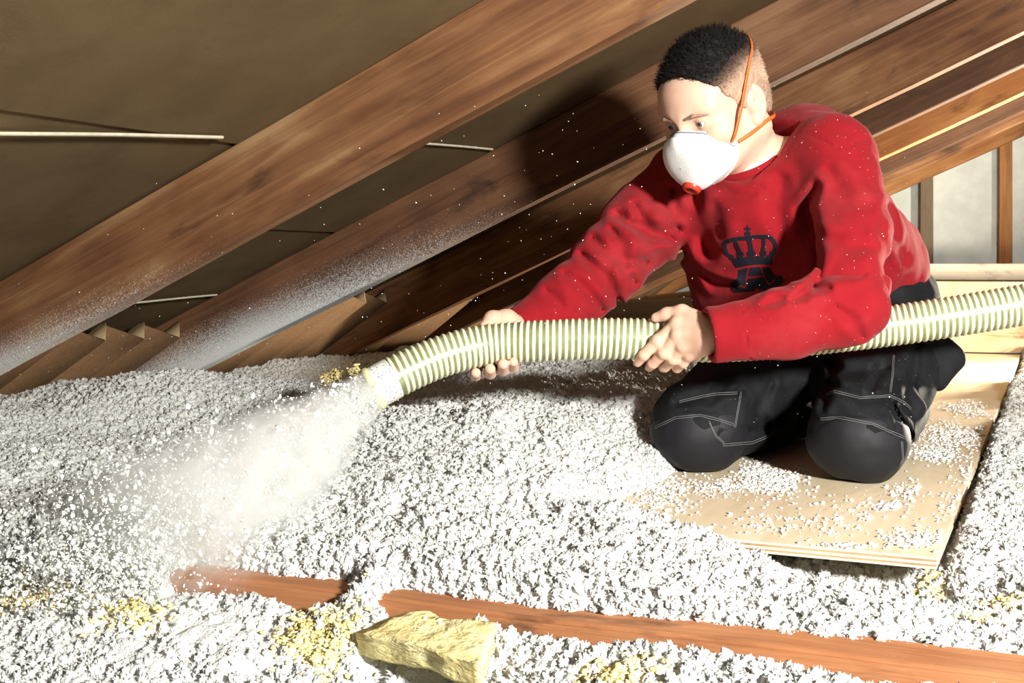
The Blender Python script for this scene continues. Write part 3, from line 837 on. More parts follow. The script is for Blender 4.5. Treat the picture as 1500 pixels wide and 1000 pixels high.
# eyebrows and hair
t = NT('short_hair')
tcw = t.n.new('ShaderNodeTexCoord'); sepw = t.n.new('ShaderNodeSeparateXYZ'); t.L(tcw.outputs['Object'], sepw.inputs[0])
hn = t.noise(t.coords(), 160, 3, .7)
c = t.mix(t.ramp(t.math('ADD', sepw.outputs[2], t.math('MULTIPLY', t.math('SUBTRACT', hn, .5), .03)), [(.035, (.26, .17, .11)), (.085, (.016, .010, .008))]), (0, 0, 0), (0, 0, 0)) if False else None
at = t.n.new('ShaderNodeAttribute'); at.attribute_name = 'fade'
c = t.ramp(t.math('ADD', at.outputs['Fac'], t.math('MULTIPLY', t.math('SUBTRACT', hn, .5), .35)), [(.04, (.44, .285, .20)), (.42, (.10, .058, .038)), (.80, (.006, .004, .004))])
t.base(c); t.set(Roughness=.65, Specular_IOR_Level=.25); t.bump(t.noise(t.coords(), 520, 2, .7), .6, .003)
HAIR = t.m
fh = Field(np.array(HC) - .15, np.array(HC) + .17, .0026)
fh.ell(H(0, -.014, .034), HAX, (.0805, .1020, .091), 0)
fh.ell(H(0, .028, -.030), HAX, (.0665, .0675, .0885), .03)
fh.ell(H(0, .052, .035), HAX, (.0615, .0435, .0450), .03)
fh.ell(H(0, -.06, -.03), HAX, (.055, .055, .05), .03)
# hairline: cut the face side and the nape
fh.plane(H(0, .090, .054), tuple(hf * .66 - hu * .75), .004)
fh.plane(H(0, .022, -.004), tuple(hf * .84 - hu * .54), .004)
fh.plane(H(0, .0, -.022), tuple(-hu + hf * .9), .004)
fh.plane(H(0, -.05, -.045), tuple(-hu * .95 + hf * .3), .006)
fh.rough(lambda W: .0022 * vnoise(W, 95, 61) + .0016 * vnoise(W, 210, 62))
hv, hq = fh.mesh('hair', 1)
rel = hv - np.array(HC); up_ = rel @ np.array(hu); fw = rel @ np.array(hf); lt = np.abs(rel @ np.array(hl))
fade = np.clip((up_ - .035) / .05 + .25 * np.clip(fw / .08, -1, 1), 0, 1) * np.clip((.085 - lt) / .02, .0, 1) ** .5
fade = np.where(up_ > .085, 1, fade)
nrm = rel / np.linalg.norm(rel, axis=1)[:, None]
# cropped strands standing on the shell
sel = RNG.choice(len(hv), 9000, replace=True)
b = hv[sel] + RNG.normal(0, .0012, (9000, 3)); dirn = nrm[sel] + RNG.normal(0, .35, (9000, 3)) + np.array(hf) * .25; dirn /= np.linalg.norm(dirn, axis=1)[:, None]
ln = (.003 + .009 * fade[sel])[:, None] * RNG.uniform(.6, 1.1, (9000, 1)); sd = np.cross(dirn, RNG.normal(0, 1, (9000, 3))); sd /= np.linalg.norm(sd, axis=1)[:, None]
sd2 = np.cross(dirn, sd)
sv = np.stack([b + sd * .0006, b - sd * .0003 + sd2 * .0005, b - sd * .0003 - sd2 * .0005, b + dirn * ln], 1)
so = len(hv) + np.arange(9000)[:, None] * 4
tri = np.concatenate([so + np.array([[0, 1, 3]]), so + np.array([[1, 2, 3]]), so + np.array([[2, 0, 3]])])
qt = np.concatenate([hq[:, [0, 1, 2]], hq[:, [0, 2, 3]], tri])
hair = child('hair', (np.concatenate([hv, sv.reshape(-1, 3)]), qt), HAIR, man)
fa = hair.data.attributes.new('fade', 'FLOAT', 'POINT')
fa.data.foreach_set('value', np.concatenate([fade, np.repeat(fade[sel], 4)]).astype(np.float32))
fe = Field(np.array(HC) - .12, np.array(HC) + .12, .0016)
for s_ in (-1, 1): fe.chain([H(.014 * s_, .0985, .0135), H(.032 * s_, .0955, .0165), H(.051 * s_, .0805, .011)], (.0030, .0030, .0018), .004)
child('eyebrows', fe.mesh('b', 1), simple('brow_hair', (.26, .15, .09), .8, .1, col2=(.40, .25, .17), nscale=300, bump=.5), man)

# ------------------------------------------------------------------ sweatshirt
t = NT('red_fleece'); v = t.coords()
n = t.noise(v, 26, 4, .6); sp = t.noise(v, 230, 2, .6); big = t.noise(v, 7, 4, .6)
c = t.mix(n, (.20, .006, .010), (.275, .009, .015))
c = t.mix(t.ramp(big, [(.52, 0.0), (.72, .35)]), c, (.36, .045, .05))
c = t.mix(t.ramp(sp, [(.735, 0.0), (.76, .8)]), c, (.80, .62, .60))
t.base(c); t.set(Roughness=.9, Specular_IOR_Level=.12, Sheen_Weight=.10, Sheen_Roughness=.5)
t.b.inputs['Sheen Tint'].default_value = (1, .5, .5, 1)
t.bump(t.noise(v, 700, 2, .7), .35, .0015)
RED = t.m
fs = Field((-1.30, 1.55, .17), (.16, 2.72, .72), .0052)
fs.cone(P(1050, 305, 2.29), P(1100, 425, 2.40), .082, .115, .04)           # right side of the trunk
fs.cone(P(1195, 285, 2.20), P(1262, 392, 2.43), .098, .120, .05)           # left side and back
fs.cone(P(1120, 300, 2.22), P(1140, 410, 2.33), .105, .115, .05)           # chest and belly
fs.cone(P(1262, 395, 2.43), P(1175, 425, 2.44), .110, .110, .04)
fs.chain([P(1112, 216, 2.30), P(1180, 215, 2.25), LS], (.056, .066, .066), .05)  # back of the neck to the left shoulder
fs.chain([P(1075, 255, 2.30), RS], (.056, .066), .05)
fs.cone(LS, P(1247, 330, 2.05), .066, .066, .022)
fs.cone(P(1247, 330, 2.05), LE, .066, .057, .008)
fs.chain([RS, P(940, 330, 2.29), RE], (.070, .070, .064), .03)
fs.chain([RE, P(830, 440, 2.155), P(764, 484, 2.10)], (.064, .052, .040), .025)
nax = (NB - H(0, -.030, -.045)).normalized()
ringc = NB + nax * .010
fs.cone(ringc + nax * .035, ringc - nax * .004, .078, .0695, .02)                    # collar
fold = [([(852,373),(887,407),(905,440)],6,.010), ([(897,337),(910,360),(915,390)],6,.009), ([(927,330),(950,343),(980,347)],6,.010),
        ([(910,397),(930,413)],5,.008), ([(905,315),(938,332),(989,336)],7,.012), ([(930,300),(955,345),(985,352)],6,.010),
        ([(870,350),(900,380),(945,385)],6,.009), ([(828,402),(860,425),(880,452)],6,.008), ([(800,425),(825,450)],5,.006),
        ([(1014,272),(1022,332),(1039,372)],10,.014), ([(1046,300),(1056,345)],8,.008), ([(985,280),(990,330),(1000,372)],8,.012),
        ([(1196,272),(1178,306),(1186,332),(1195,365),(1192,403)],7,.014), ([(1144,264),(1138,306),(1148,345)],9,.008),
        ([(1031,403),(1048,417),(1077,416)],4,.011), ([(1140,400),(1165,401),(1184,394)],4,.011), ([(1085,436),(1110,442),(1140,430)],6,.010),
        ([(1190,420),(1215,399),(1245,385)],6,.010), ([(1195,378),(1237,399),(1262,400)],6,.009), ([(1160,440),(1190,425),(1215,422)],5,.008),
        ([(1205,345),(1240,362),(1275,360)],8,.007), ([(1120,446),(1150,437)],5,.007), ([(1178,193),(1228,218)],2.5,.005), ([(1228,222),(1262,204),(1282,210)],2.5,.005),
        ([(1300,300),(1310,340),(1325,380)],7,.008), ([(1290,330),(1296,380),(1290,420)],7,.009), ([(1085,450),(1092,490),(1100,531)],2.2,.003), ([(1092,450),(1099,490),(1107,531)],1.8,.002),
        ([(778,437),(790,455),(796,475)],2,.004), ([(1215,250),(1240,290),(1270,300)],9,.006), ([(1225,450),(1250,470),(1262,492)],6,.006), ([(1060,275),(1090,287),(1120,275)],3,.004)]
fs.grooves([(g[0], g[1] * (1.6 if g[1] >= 4 else 1), g[2] * (.8 if g[0][0][0] > 1270 else 1.05) if g[1] >= 4 else g[2] * .7) for g in fold if not (g[0][0][1] > 372 and g[0][0][0] > 1080)])
ff = Field(np.array(P(1150, 470, 1.92)) - np.array((.24, .18, .12)), np.array(P(1150, 470, 1.92)) + np.array((.22, .18, .2)), .0045)
ff.chain([P(1247, 390, 2.0), LE], (.040, .0565), .02)
ff.chain([LE, P(1150, 474, 1.915), LW], (.0575, .052, .043), .025)
ff.grooves([(g[0], g[1] * (1.5 if g[1] >= 4 else 1), g[2]) for g in fold if g[0][0][1] > 372 and g[0][0][0] > 1080 and g[0][0] != (1085, 436)])
ff.rough(lambda W: .0045 * vnoise(W, 17, 3) + .0022 * vnoise(W, 42, 4))
fs.rough(lambda W: .0045 * vnoise(W, 17, 3) + .0022 * vnoise(W, 42, 4))
# openings
ra_ = nax.orthogonal().normalized(); rb_ = nax.cross(ra_)
fs.rbox(ringc - nax * .052, (nax, ra_, rb_), (.040, .064, .064), .012, .006, 'sub')
fs.cone(H(0, -.02, -.03), ringc + nax * .012, .0615, .0615, .004, 'sub')
cd = (P(1080, 490, 1.91) - LW).normalized(); fs.plane(LW, tuple(-cd), .004, (np.array(LW) - .075, np.array(LW) + .075)) if False else None
def cut_cuff(fd, wrist, inner_pt, r):
    ax = (Vector(wrist) - Vector(inner_pt)).normalized()
    w_ = Vector(wrist)
    a_ = ax.orthogonal().normalized(); b_ = ax.cross(a_)
    fd.rbox(w_ + ax * .05, (ax, a_, b_), (.05, .07, .07), .0, .004, 'sub')
    fd.cone(w_ + ax * .02, w_ - ax * .035, r, r * .95, .003, 'sub')
cut_cuff(ff, P(1036, 491, 1.905), P(1150, 474, 1.915), .0345)
cut_cuff(fs, P(757, 488, 2.094), P(830, 440, 2.155), .032)
sweat = child('sweatshirt', join_np([fs.mesh('s', 1), ff.mesh('s', 1)]), RED, man)
SV = np.empty(len(sweat.data.vertices) * 3, np.float32)
bvh_s = BVHTree.FromPolygons([tuple(Vector(v.co) + man.location) for v in sweat.data.vertices], [tuple(p.vertices) for p in sweat.data.polygons])
CAMP = Vector((0, 0, CAMH))
def ray(bvh, px, py, off=.001, first=1.2):
    d = (P(px, py, 1.0) - CAMP).normalized(); hit, nn, i, dist = bvh.ray_cast(CAMP + d * first, d)
    if hit is None: return None
    if nn.dot(d) > 0: nn = -nn
    return hit + nn * off
# emblem: crown over a letter A, printed on the chest
def emblem_mask(x, y):
    def seg(pts, wd):
        m = np.zeros(x.shape, bool)
        for (x0, y0), (x1, y1) in zip(pts[:-1], pts[1:]):
            dx, dy = x1 - x0, y1 - y0; t_ = np.clip(((x - x0) * dx + (y - y0) * dy) / (dx * dx + dy * dy), 0, 1)
            m |= np.hypot(x - x0 - t_ * dx, y - y0 - t_ * dy) < wd / 2
        return m
    def disc(cx, cy, r): return np.hypot(x - cx, y - cy) < r
    def poly(pts):
        m = np.zeros(x.shape, bool); n_ = len(pts)
        for i in range(n_):
            (x0, y0), (x1, y1) = pts[i], pts[(i + 1) % n_]
            cnd = ((y0 > y) != (y1 > y)); xx = (x1 - x0) * (y - y0) / ((y1 - y0) if y1 != y0 else 1e-9) + x0
            m ^= cnd & (x < xx)
        return m
    m = seg([(543, 90), (543, 150)], 22) | seg([(512, 122), (575, 122)], 26) | disc(543, 183, 36)
    m |= seg([(545, 200), (572, 290), (590, 400)], 56)
    m |= seg([(520, 238), (440, 238), (370, 250), (295, 275), (257, 312), (268, 370), (292, 430), (340, 465)], 46)
    m |= seg([(580, 228), (660, 216), (740, 216), (810, 222), (858, 262), (884, 330), (874, 400), (842, 440)], 46)
    m |= seg([(385, 255), (415, 330), (452, 420)], 46) | seg([(742, 225), (740, 320), (728, 400)], 42)
    for c_ in ((350, 470, 32), (455, 438, 44), (590, 428, 52), (735, 415, 40), (850, 420, 34)): m |= disc(*c_)
    m |= poly([(335, 480), (430, 470), (620, 455), (760, 445), (860, 435), (838, 562), (720, 552), (560, 565), (408, 598)])
    for q in ([(380, 510), (405, 455), (442, 490)], [(490, 474), (515, 425), (565, 470)], [(618, 466), (660, 418), (702, 462)], [(752, 466), (785, 430), (818, 478)]): m &= ~seg(q, 11)
    a = poly([(440, 622), (540, 597), (700, 582), (815, 602), (860, 680), (900, 702), (965, 700), (985, 760), (960, 800), (800, 850), (725, 880), (690, 872), (655, 835), (620, 885), (500, 892), (400, 890), (350, 862), (335, 780), (380, 755), (420, 720)])
    a &= ~(seg([(565, 595), (540, 700), (520, 832), (445, 815)], 21) | seg([(705, 580), (745, 700), (800, 806), (872, 745)], 21) | seg([(560, 715), (745, 700)], 27))
    return m | a
ex_, ey_ = np.meshgrid(np.arange(215, 1000, 5.2), np.arange(80, 905, 5.2), indexing='ij')
mk = emblem_mask(ex_ + 2.6, ey_ + 2.6)[:-1, :-1]
vid = {}; EV = []; EQ = []
def ev(i, j):
    if (i, j) not in vid:
        p = ray(bvh_s, 1030 + ex_[i, j] / 8.336, 320 + ey_[i, j] / 8.336, .0012)
        vid[(i, j)] = len(EV); EV.append(tuple(p) if p else (0, 0, 0))
    return vid[(i, j)]
for i, j in np.argwhere(mk): EQ.append((ev(i, j), ev(i, j + 1), ev(i + 1, j + 1), ev(i + 1, j)))
child('emblem', (np.array(EV), np.array(EQ)), simple('emblem_print', (.012, .012, .02), .85, .15, bump=.3, nscale=300), sweat)['label'] = 'black crown over a letter A'
# neckband and white undershirt edge
def ring(name, centre, axis, R, r, mat, parent, n=64, m=10, flat=1.0, wob=0.0):
    ax = Vector(axis).normalized(); a_ = ax.orthogonal().normalized(); b_ = ax.cross(a_); V = []; Q = []
    for i in range(n):
        th = 2 * math.pi * i / n; rad = a_ * math.cos(th) + b_ * math.sin(th)
        for j in range(m):
            ph = 2 * math.pi * j / m
            V.append(tuple(Vector(centre) + rad * (R + r * math.cos(ph)) + ax * (r * flat * math.sin(ph))))
            Q.append((i * m + j, ((i + 1) % n) * m + j, ((i + 1) % n) * m + (j + 1) % m, i * m + (j + 1) % m))
    return child(name, (np.array(V), np.array(Q)), mat, parent)
ring('neckband', ringc - nax * .001, nax, .0672, .0066, RED, sweat, flat=1.6)
ring('undershirt_collar', ringc - nax * .0115, nax, .0618, .0024, simple('white_cotton', (.78, .78, .76), .9, .1, bump=.3, nscale=200), man, flat=2.2)

# ------------------------------------------------------------------ trousers
t = NT('black_workwear'); v = t.coords()
n = t.noise(v, 14, 5, .65); sp = t.noise(v, 260, 2, .6); n3 = t.noise(v, 1100, 2)
c = t.mix(t.ramp(n, [(.40, 0.0), (.75, .8)]), (.004, .0045, .006), (.016, .017, .019))
c = t.mix(t.ramp(sp, [(.745, 0.0), (.77, .8)]), c, (.5, .5, .5))
t.base(c); t.set(Roughness=.8, Specular_IOR_Level=.2); t.bump(n3, .3, .001)
BLK = t.m
t = NT('knee_patch'); v = t.coords(); n = t.noise(v, 22, 4, .6)
t.base(t.mix(n, (.005, .005, .007), (.014, .0135, .018))); t.set(Roughness=.62, Specular_IOR_Level=.3); t.bump(t.noise(v, 900, 2), .2, .001)
PADM = t.m
fp = Field((-1.0, 1.75, -.02), (.22, 2.85, .44), .0052)
fp.chain([LH, P(1285, 545, 2.27), LK], (.112, .092, .076), .05)
fp.chain([RHp, P(1110, 545, 2.34), RK], (.108, .090, .078), .05)
fp.chain([LH, P(1225, 440, 2.48), RHp], (.112, .115, .108), .06)
fp.chain([LK, LA], (.072, .060), .03); fp.chain([RK, RA], (.074, .060), .03)
fp.cone(P(1300, 436, 2.44), P(1318, 440, 2.44), .085, .075, .03)
fp.grooves([([(1320,470),(1300,520),(1275,570)],9,.008), ([(1210,530),(1240,545),(1300,540)],8,.007), ([(1215,560),(1250,580),(1310,585)],7,.007), ([(1230,500),(1215,560),(1205,600)],8,.008),
            ([(990,590),(1040,575),(1085,572)],8,.007), ([(1080,520),(1060,560),(1040,590)],9,.008), ([(1130,560),(1110,600),(1130,640)],9,.009), ([(1060,640),(1110,630),(1150,610)],7,.008),
            ([(1305,590),(1320,620),(1335,640)],6,.009), ([(1190,612),(1240,610),(1300,622),(1332,640)],3,.004), ([(960,624),(1000,608),(1040,606),(1078,620)],3,.004), ([(1345,470),(1340,540),(1330,580)],8,.010)])
fp.rough(lambda W: .004 * vnoise(W, 15, 8) + .0025 * vnoise(W, 37, 9))
fp.plane((0, 0, .0035), (0, 0, -1), .006)
trou = child('trousers', fp.mesh('t', 1), BLK, man)
bvh_t = BVHTree.FromPolygons([tuple(Vector(v.co) + man.location) for v in trou.data.vertices], [tuple(p.vertices) for p in trou.data.polygons])
# knee patches: a second layer over the knees
fk = Field((-1.0, 1.75, -.02), (.0, 2.35, .24), .0045)
fk.ell(LK + Vector((0, 0, -.004)), (CR, CT, UP), (.0845, .0850, .080), 0); fk.ell(RK + Vector((0, 0, -.004)), (CR, CT, UP), (.0865, .0868, .082), 0)
fk.plane((0, 0, .002), (0, 0, -1), .003)
fk.plane(LK + UP * .020 + CT * .03, tuple((UP * .9 - CT * .42 ).normalized()), .004, (np.array(LK) - .1, np.array(LK) + .1))
fk.plane(RK + UP * .018 + CT * .03, tuple((UP * .9 - CT * .42).normalized()), .004, (np.array(RK) - .1, np.array(RK) + .1))
fk.rough(lambda W: .0035 * vnoise(W, 19, 33) + .0012 * vnoise(W, 60, 34))
pv, pq = fk.mesh('k', 2)
# split the two knees
cx = (pv @ np.array(CR)); mid = (LK.dot(CR) + RK.dot(CR)) / 2
for sel_ in (cx > mid, cx <= mid):
    keep = sel_[pq].all(1); ids = np.unique(pq[keep]); mp = np.full(len(pv), -1); mp[ids] = np.arange(len(ids))
    child('knee_patch', (pv[ids], mp[pq[keep]]), PADM, trou)
bvh_k = BVHTree.FromPolygons([tuple(p) for p in np.array(pv)], [tuple(int(i) for i in q) for q in pq])
# holster pocket at the hip, cargo pocket flap
fo = Field(np.array(P(1350, 520, 2.2)) - .12, np.array(P(1350, 520, 2.2)) + .12, .004)
ax1 = (CR * .75 - UP * .65 + CT * .1).normalized(); ax3 = CT; ax2 = ax3.cross(ax1).normalized()
fo.rbox(P(1352, 512, 2.25), (ax1, ax2, ax3), (.046, .026, .012), .016, 0)
fo.rbox(P(1376, 535, 2.25), (ax1, ax2, ax3), (.016, .022, .010), .016, .02)
fo.rough(lambda W: .003 * vnoise(W, 30, 21))
child('holster_pocket', fo.mesh('h', 1), BLK, trou)
fo = Field(np.array(P(1330, 590, 2.16)) - .1, np.array(P(1330, 590, 2.16)) + .1, .004)
fo.chain([P(1318, 555, 2.17), P(1332, 600, 2.11), P(1330, 634, 2.07)], (.022, .024, .012), .01)
fo.rough(lambda W: .004 * vnoise(W, 34, 22))
child('cargo_pocket', fo.mesh('h', 1), BLK, trou)
# stitching
THR = simple('pale_thread', (.16, .16, .16), .8, .2)
def stitch(pts, off=.0009, r=.00050, both=5):
    for dy in ((0, both) if both else (0,)):
        pl = []
        for i in range(len(pts) - 1):
            for k in range(10):
                a = k / 10; pl.append((pts[i][0] * (1 - a) + pts[i + 1][0] * a, pts[i][1] * (1 - a) + pts[i + 1][1] * a))
        W = []
        for x, y in pl:
            x = 900 + (x + (dy if abs(pts[0][0] - pts[-1][0]) < 60 else 0)) / 2.778; y = 380 + (y + (dy * 1.6 if abs(pts[0][0] - pts[-1][0]) >= 60 else 0)) / 2.778
            q = [z for z in (ray(bvh_t, x, y, off), ray(bvh_k, x, y, off)) if z is not None]
            if q: W.append(min(q, key=lambda z: (z - CAMP).length))
        if len(W) < 4: continue
        V = []; Q = []
        for i, p in enumerate(W):
            tg = (W[min(i + 1, len(W) - 1)] - W[max(i - 1, 0)]).normalized(); a_ = tg.orthogonal().normalized(); b_ = tg.cross(a_)
            for j in range(5):
                V.append(tuple(p + (a_ * math.cos(j * 1.2566) + b_ * math.sin(j * 1.2566)) * r))
                if i < len(W) - 1: Q.append((i * 5 + j, (i + 1) * 5 + j, (i + 1) * 5 + (j + 1) % 5, i * 5 + (j + 1) % 5))
        child('stitching', (np.array(V), np.array(Q)), THR, trou)
for s_ in ([(860, 545), (900, 535), (1000, 560), (1120, 550), (1180, 580), (1235, 630)], [(840, 645), (920, 640), (1050, 665), (1130, 700), (1190, 725)],
           [(1135, 390), (1128, 470), (1118, 550)], [(165, 680), (250, 640), (350, 630), (430, 650), (490, 670)], [(512, 540), (498, 620), (485, 690)],
           [(440, 750), (560, 740), (660, 700)], [(385, 655), (410, 710), (450, 745)], [(265, 575), (400, 545), (510, 540)], [(1165, 740), (1170, 810), (1150, 860)]): stitch(s_)
# boots behind
fbt = Field((-.75, 2.35, -.01), (.15, 2.95, .2), .006)
for a_ in (LA, RA):
    b_ = Vector((a_.x, a_.y, .05)); fbt.chain([b_, b_ + Vector((-.02, .13, -.005)), b_ + Vector((-.02, .17, .05))], (.052, .045, .035), .03)
fbt.plane((0, 0, .004), (0, 0, -1), .004)
child('boots', fbt.mesh('b', 1), simple('boot_leather', (.02, .018, .016), .6, .3, bump=.3, nscale=60), man)
# ------------------------------------------------------------------ hose
def spline(pts, n):
    pts = [Vector(p) for p in pts]; out = []
    ext = [pts[0] * 2 - pts[1]] + pts + [pts[-1] * 2 - pts[-2]]
    for i in range(1, len(ext) - 2):
        p0, p1, p2, p3 = ext[i - 1:i + 3]
        for k in range(n):
            t = k / n; out.append(.5 * ((2 * p1) + (p2 - p0) * t + (2 * p0 - 5 * p1 + 4 * p2 - p3) * t * t + (3 * p1 - p0 - 3 * p2 + p3) * t ** 3))
    out.append(pts[-1]); return out
path = spline([P(*q) for q in [(540, 573, 1.945), (596, 543, 1.965), (655, 519, 1.985), (720, 504, 2.0), (800, 499, 2.0), (880, 496, 2.0), (960, 497, 2.0), (1040, 500, 2.01), (1130, 496, 2.035), (1210, 488, 2.04), (1290, 479, 2.04), (1380, 466, 2.03), (1500, 446, 2.02), (1640, 420, 2.0), (1800, 385, 2.0)]], 24)
d_ = [0]
for a, b in zip(path[:-1], path[1:]): d_.append(d_[-1] + (b - a).length)
PX = np.array([tuple(p) for p in path]); d_ = np.array(d_)
def hose_at(s): return np.array([np.interp(s, d_, PX[:, i]) for i in range(3)])
def hose_frames(S):
    Cn = np.array([hose_at(s) for s in S]); Tn = np.gradient(Cn, axis=0); Tn /= np.linalg.norm(Tn, axis=1)[:, None]
    up = np.array([0, 0, 1.0]); Bn = np.cross(Tn, up); Bn /= np.linalg.norm(Bn, axis=1)[:, None]; Nn = np.cross(Bn, Tn); return Cn, Tn, Bn, Nn
HR = .0318
def tube(S, R, n=40, wave=None):
    Cn, Tn, Bn, Nn = hose_frames(S); th = np.linspace(0, 2 * np.pi, n, endpoint=False)
    R = np.broadcast_to(np.asarray(R, float), (len(S),))
    V = Cn[:, None] + (Bn[:, None] * np.cos(th)[None, :, None] + Nn[:, None] * np.sin(th)[None, :, None]) * R[:, None, None]
    idx = np.arange(len(S) * n).reshape(len(S), n); nx_ = np.roll(idx, -1, 1)
    Q = np.stack([idx[:-1], nx_[:-1], nx_[1:], idx[1:]], -1).reshape(-1, 4); return V.reshape(-1, 3), Q
hose = empty('blowing_hose', tuple(hose_at(0.0))); tag(hose, 'pale ribbed insulation blowing hose held by the kneeling person', 'hose')
t = NT('hose_wall'); v = t.coords(); n = t.noise(v, 35, 4, .6)
t.base(t.ramp(n, [(.3, (.13, .14, .055)), (.6, (.22, .235, .10)), (.8, (.32, .33, .20))])); t.set(Roughness=.3, Specular_IOR_Level=.5, Transmission_Weight=0.0)
WALL = t.m
RIB = simple('hose_rib_pvc', (.72, .71, .50), .35, .45, col2=(.78, .77, .62), nscale=30)
L_ = d_[-1]
S = np.arange(0.012, L_, .006)
V1, Q1 = tube(S, HR); V2, Q2 = tube(S, HR - .003)
child('hose_wall', join_np([(V1, Q1), (V2, Q2[:, ::-1])]), WALL, hose)
pitch = .0102; turns = int((L_ - .05) / pitch); n = 30; k = np.arange(turns * n); S = .046 + k / n * pitch; S = S[S < L_ - .004]; k = k[:len(S)]
Cn, Tn, Bn, Nn = hose_frames(np.arange(0, L_, .003)); gS = np.arange(0, L_, .003)
ip = lambda M: np.stack([np.interp(S, gS, M[:, i]) for i in range(3)], -1)
Cn, Tn, Bn, Nn = map(ip, (Cn, Tn, Bn, Nn)); th = k / n * 2 * np.pi
rad = Bn * np.cos(th)[:, None] + Nn * np.sin(th)[:, None]; V = []
prof = [(-.0031, -.0006), (-.0023, .0014), (0, .0023), (.0023, .0014), (.0031, -.0006)]
V = np.stack([Cn + rad * (HR + b) + Tn * a for a, b in prof], 1); idx = np.arange(len(S) * 5).reshape(-1, 5)
Q = np.concatenate([np.stack([idx[:-1, j], idx[:-1, j + 1], idx[1:, j + 1], idx[1:, j]], -1) for j in range(4)])
child('spiral_rib', (V.reshape(-1, 3), Q), RIB, hose)
# printed end sleeve and rim
t = NT('sleeve_print'); v = t.coords((1, 1, 1)); vo = t.n.new('ShaderNodeTexVoronoi'); vo.inputs['Scale'].default_value = 210; t.L(v, vo.inputs['Vector'])
t.base(t.ramp(vo.outputs['Distance'], [(.22, (.22, .25, .42)), (.36, (.62, .63, .60)), (.7, (.72, .72, .62))])); t.set(Roughness=.3, Specular_IOR_Level=.5)
S = np.arange(.012, .047, .004)
child('end_sleeve', tube(S, HR + .0018), t.m, hose)
ss = np.array([.000, .001, .006, .012, .0135, .012, .006, .001, .000]); rr = np.array([HR - .002, HR + .002, HR + .0045, HR + .004, HR + .0005, HR - .002, HR - .004, HR - .004, HR - .002])
Cn, Tn, Bn, Nn = hose_frames(np.array([0, .004, .008, .012])); 
Vr = []
for s_, r_ in zip(ss, rr):
    c_ = Cn[0] + Tn[0] * s_; th = np.linspace(0, 2 * np.pi, 40, endpoint=False); Vr.append(c_ + (Bn[0][None] * np.cos(th)[:, None] + Nn[0][None] * np.sin(th)[:, None]) * r_)
idx = np.arange(9 * 40).reshape(9, 40); nx_ = np.roll(idx, -1, 1)
child('mouth_rim', (np.concatenate(Vr), np.stack([idx[:-1], nx_[:-1], nx_[1:], idx[1:]], -1).reshape(-1, 4)), simple('rim_pvc', (.74, .70, .42), .35, .5), hose)

# ------------------------------------------------------------------ dust mask
maskr = empty('dust_mask', tuple(H(0, .10, -.06))); tag(maskr, 'white cup dust mask with red valve over nose and mouth', 'dust mask')
# rim outline on the face (l, f, u) for half the face, top to bottom
rimh = [(0, .108, -.004), (.020, .098, -.010), (.040, .083, -.020), (.055, .063, -.038), (.0605, .050, -.058), (.055, .048, -.080), (.037, .060, -.102), (.016, .076, -.113), (0, .080, -.115)]
rim = rimh + [(-l, f, u) for l, f, u in rimh[-2:0:-1]]
nr = 72
rim_s = [Vector(p) for p in rim]; rimc = []
m_ = len(rim_s)
for i in range(nr):
    t_ = i / nr * m_; a = int(t_) % m_; fr2 = t_ - int(t_)
    p0, p1, p2, p3 = rim_s[a - 1], rim_s[a], rim_s[(a + 1) % m_], rim_s[(a + 2) % m_]
    rimc.append(.5 * ((2 * p1) + (p2 - p0) * fr2 + (2 * p0 - 5 * p1 + 4 * p2 - p3) * fr2 ** 2 + (3 * p1 - p0 - 3 * p2 + p3) * fr2 ** 3))
apex = Vector((0, .128, -.060))
def mask_pt(i, q, off=0.0):
    """q = 0 at the rim, 1 at the apex"""
    r = rimc[i % nr]; ang = q * math.pi / 2
    flat = Vector((r.x, 0, r.z)); fl_ap = Vector((apex.x, 0, apex.z))
    k = math.cos(ang) ** .62
    p = fl_ap + (flat - fl_ap) * k
    y = r.y + (apex.y + off - r.y) * math.sin(ang) ** .80
    v = Vector((p.x, y, p.z)); dirv = Vector((p.x - apex.x, .02, p.z - apex.z))
    return H(*(v + dirv.normalized() * off))
def grid_mesh(q0, q1, nq, off, cap=True, relief=None):
    V = []; Q = []
    for j in range(nq + 1):
        q = q0 + (q1 - q0) * j / nq
        for i in range(nr):
            o2 = off + (relief(i, q) if relief else 0); V.append(tuple(mask_pt(i, q, o2)))
    for j in range(nq):
        for i in range(nr): Q.append((j * nr + i, j * nr + (i + 1) % nr, (j + 1) * nr + (i + 1) % nr, (j + 1) * nr + i))
    return np.array(V), np.array(Q)
child('cup', grid_mesh(0, .999, 22, 0), simple('mask_shell', (.60, .64, .68), .7, .25, bump=.1, nscale=200), maskr)
t = NT('mask_filter'); v = t.coords(); vo = t.n.new('ShaderNodeTexVoronoi'); vo.inputs['Scale'].default_value = 260; t.L(v, vo.inputs['Vector'])
t.base(t.ramp(vo.outputs['Distance'], [(.1, (.62, .63, .62)), (.4, (.80, .81, .80))])); t.set(Roughness=.8); t.bump(vo.outputs['Distance'], .12, .001); FILT = t.m
child('filter_panel', grid_mesh(.34, .999, 16, .0022), FILT, maskr)
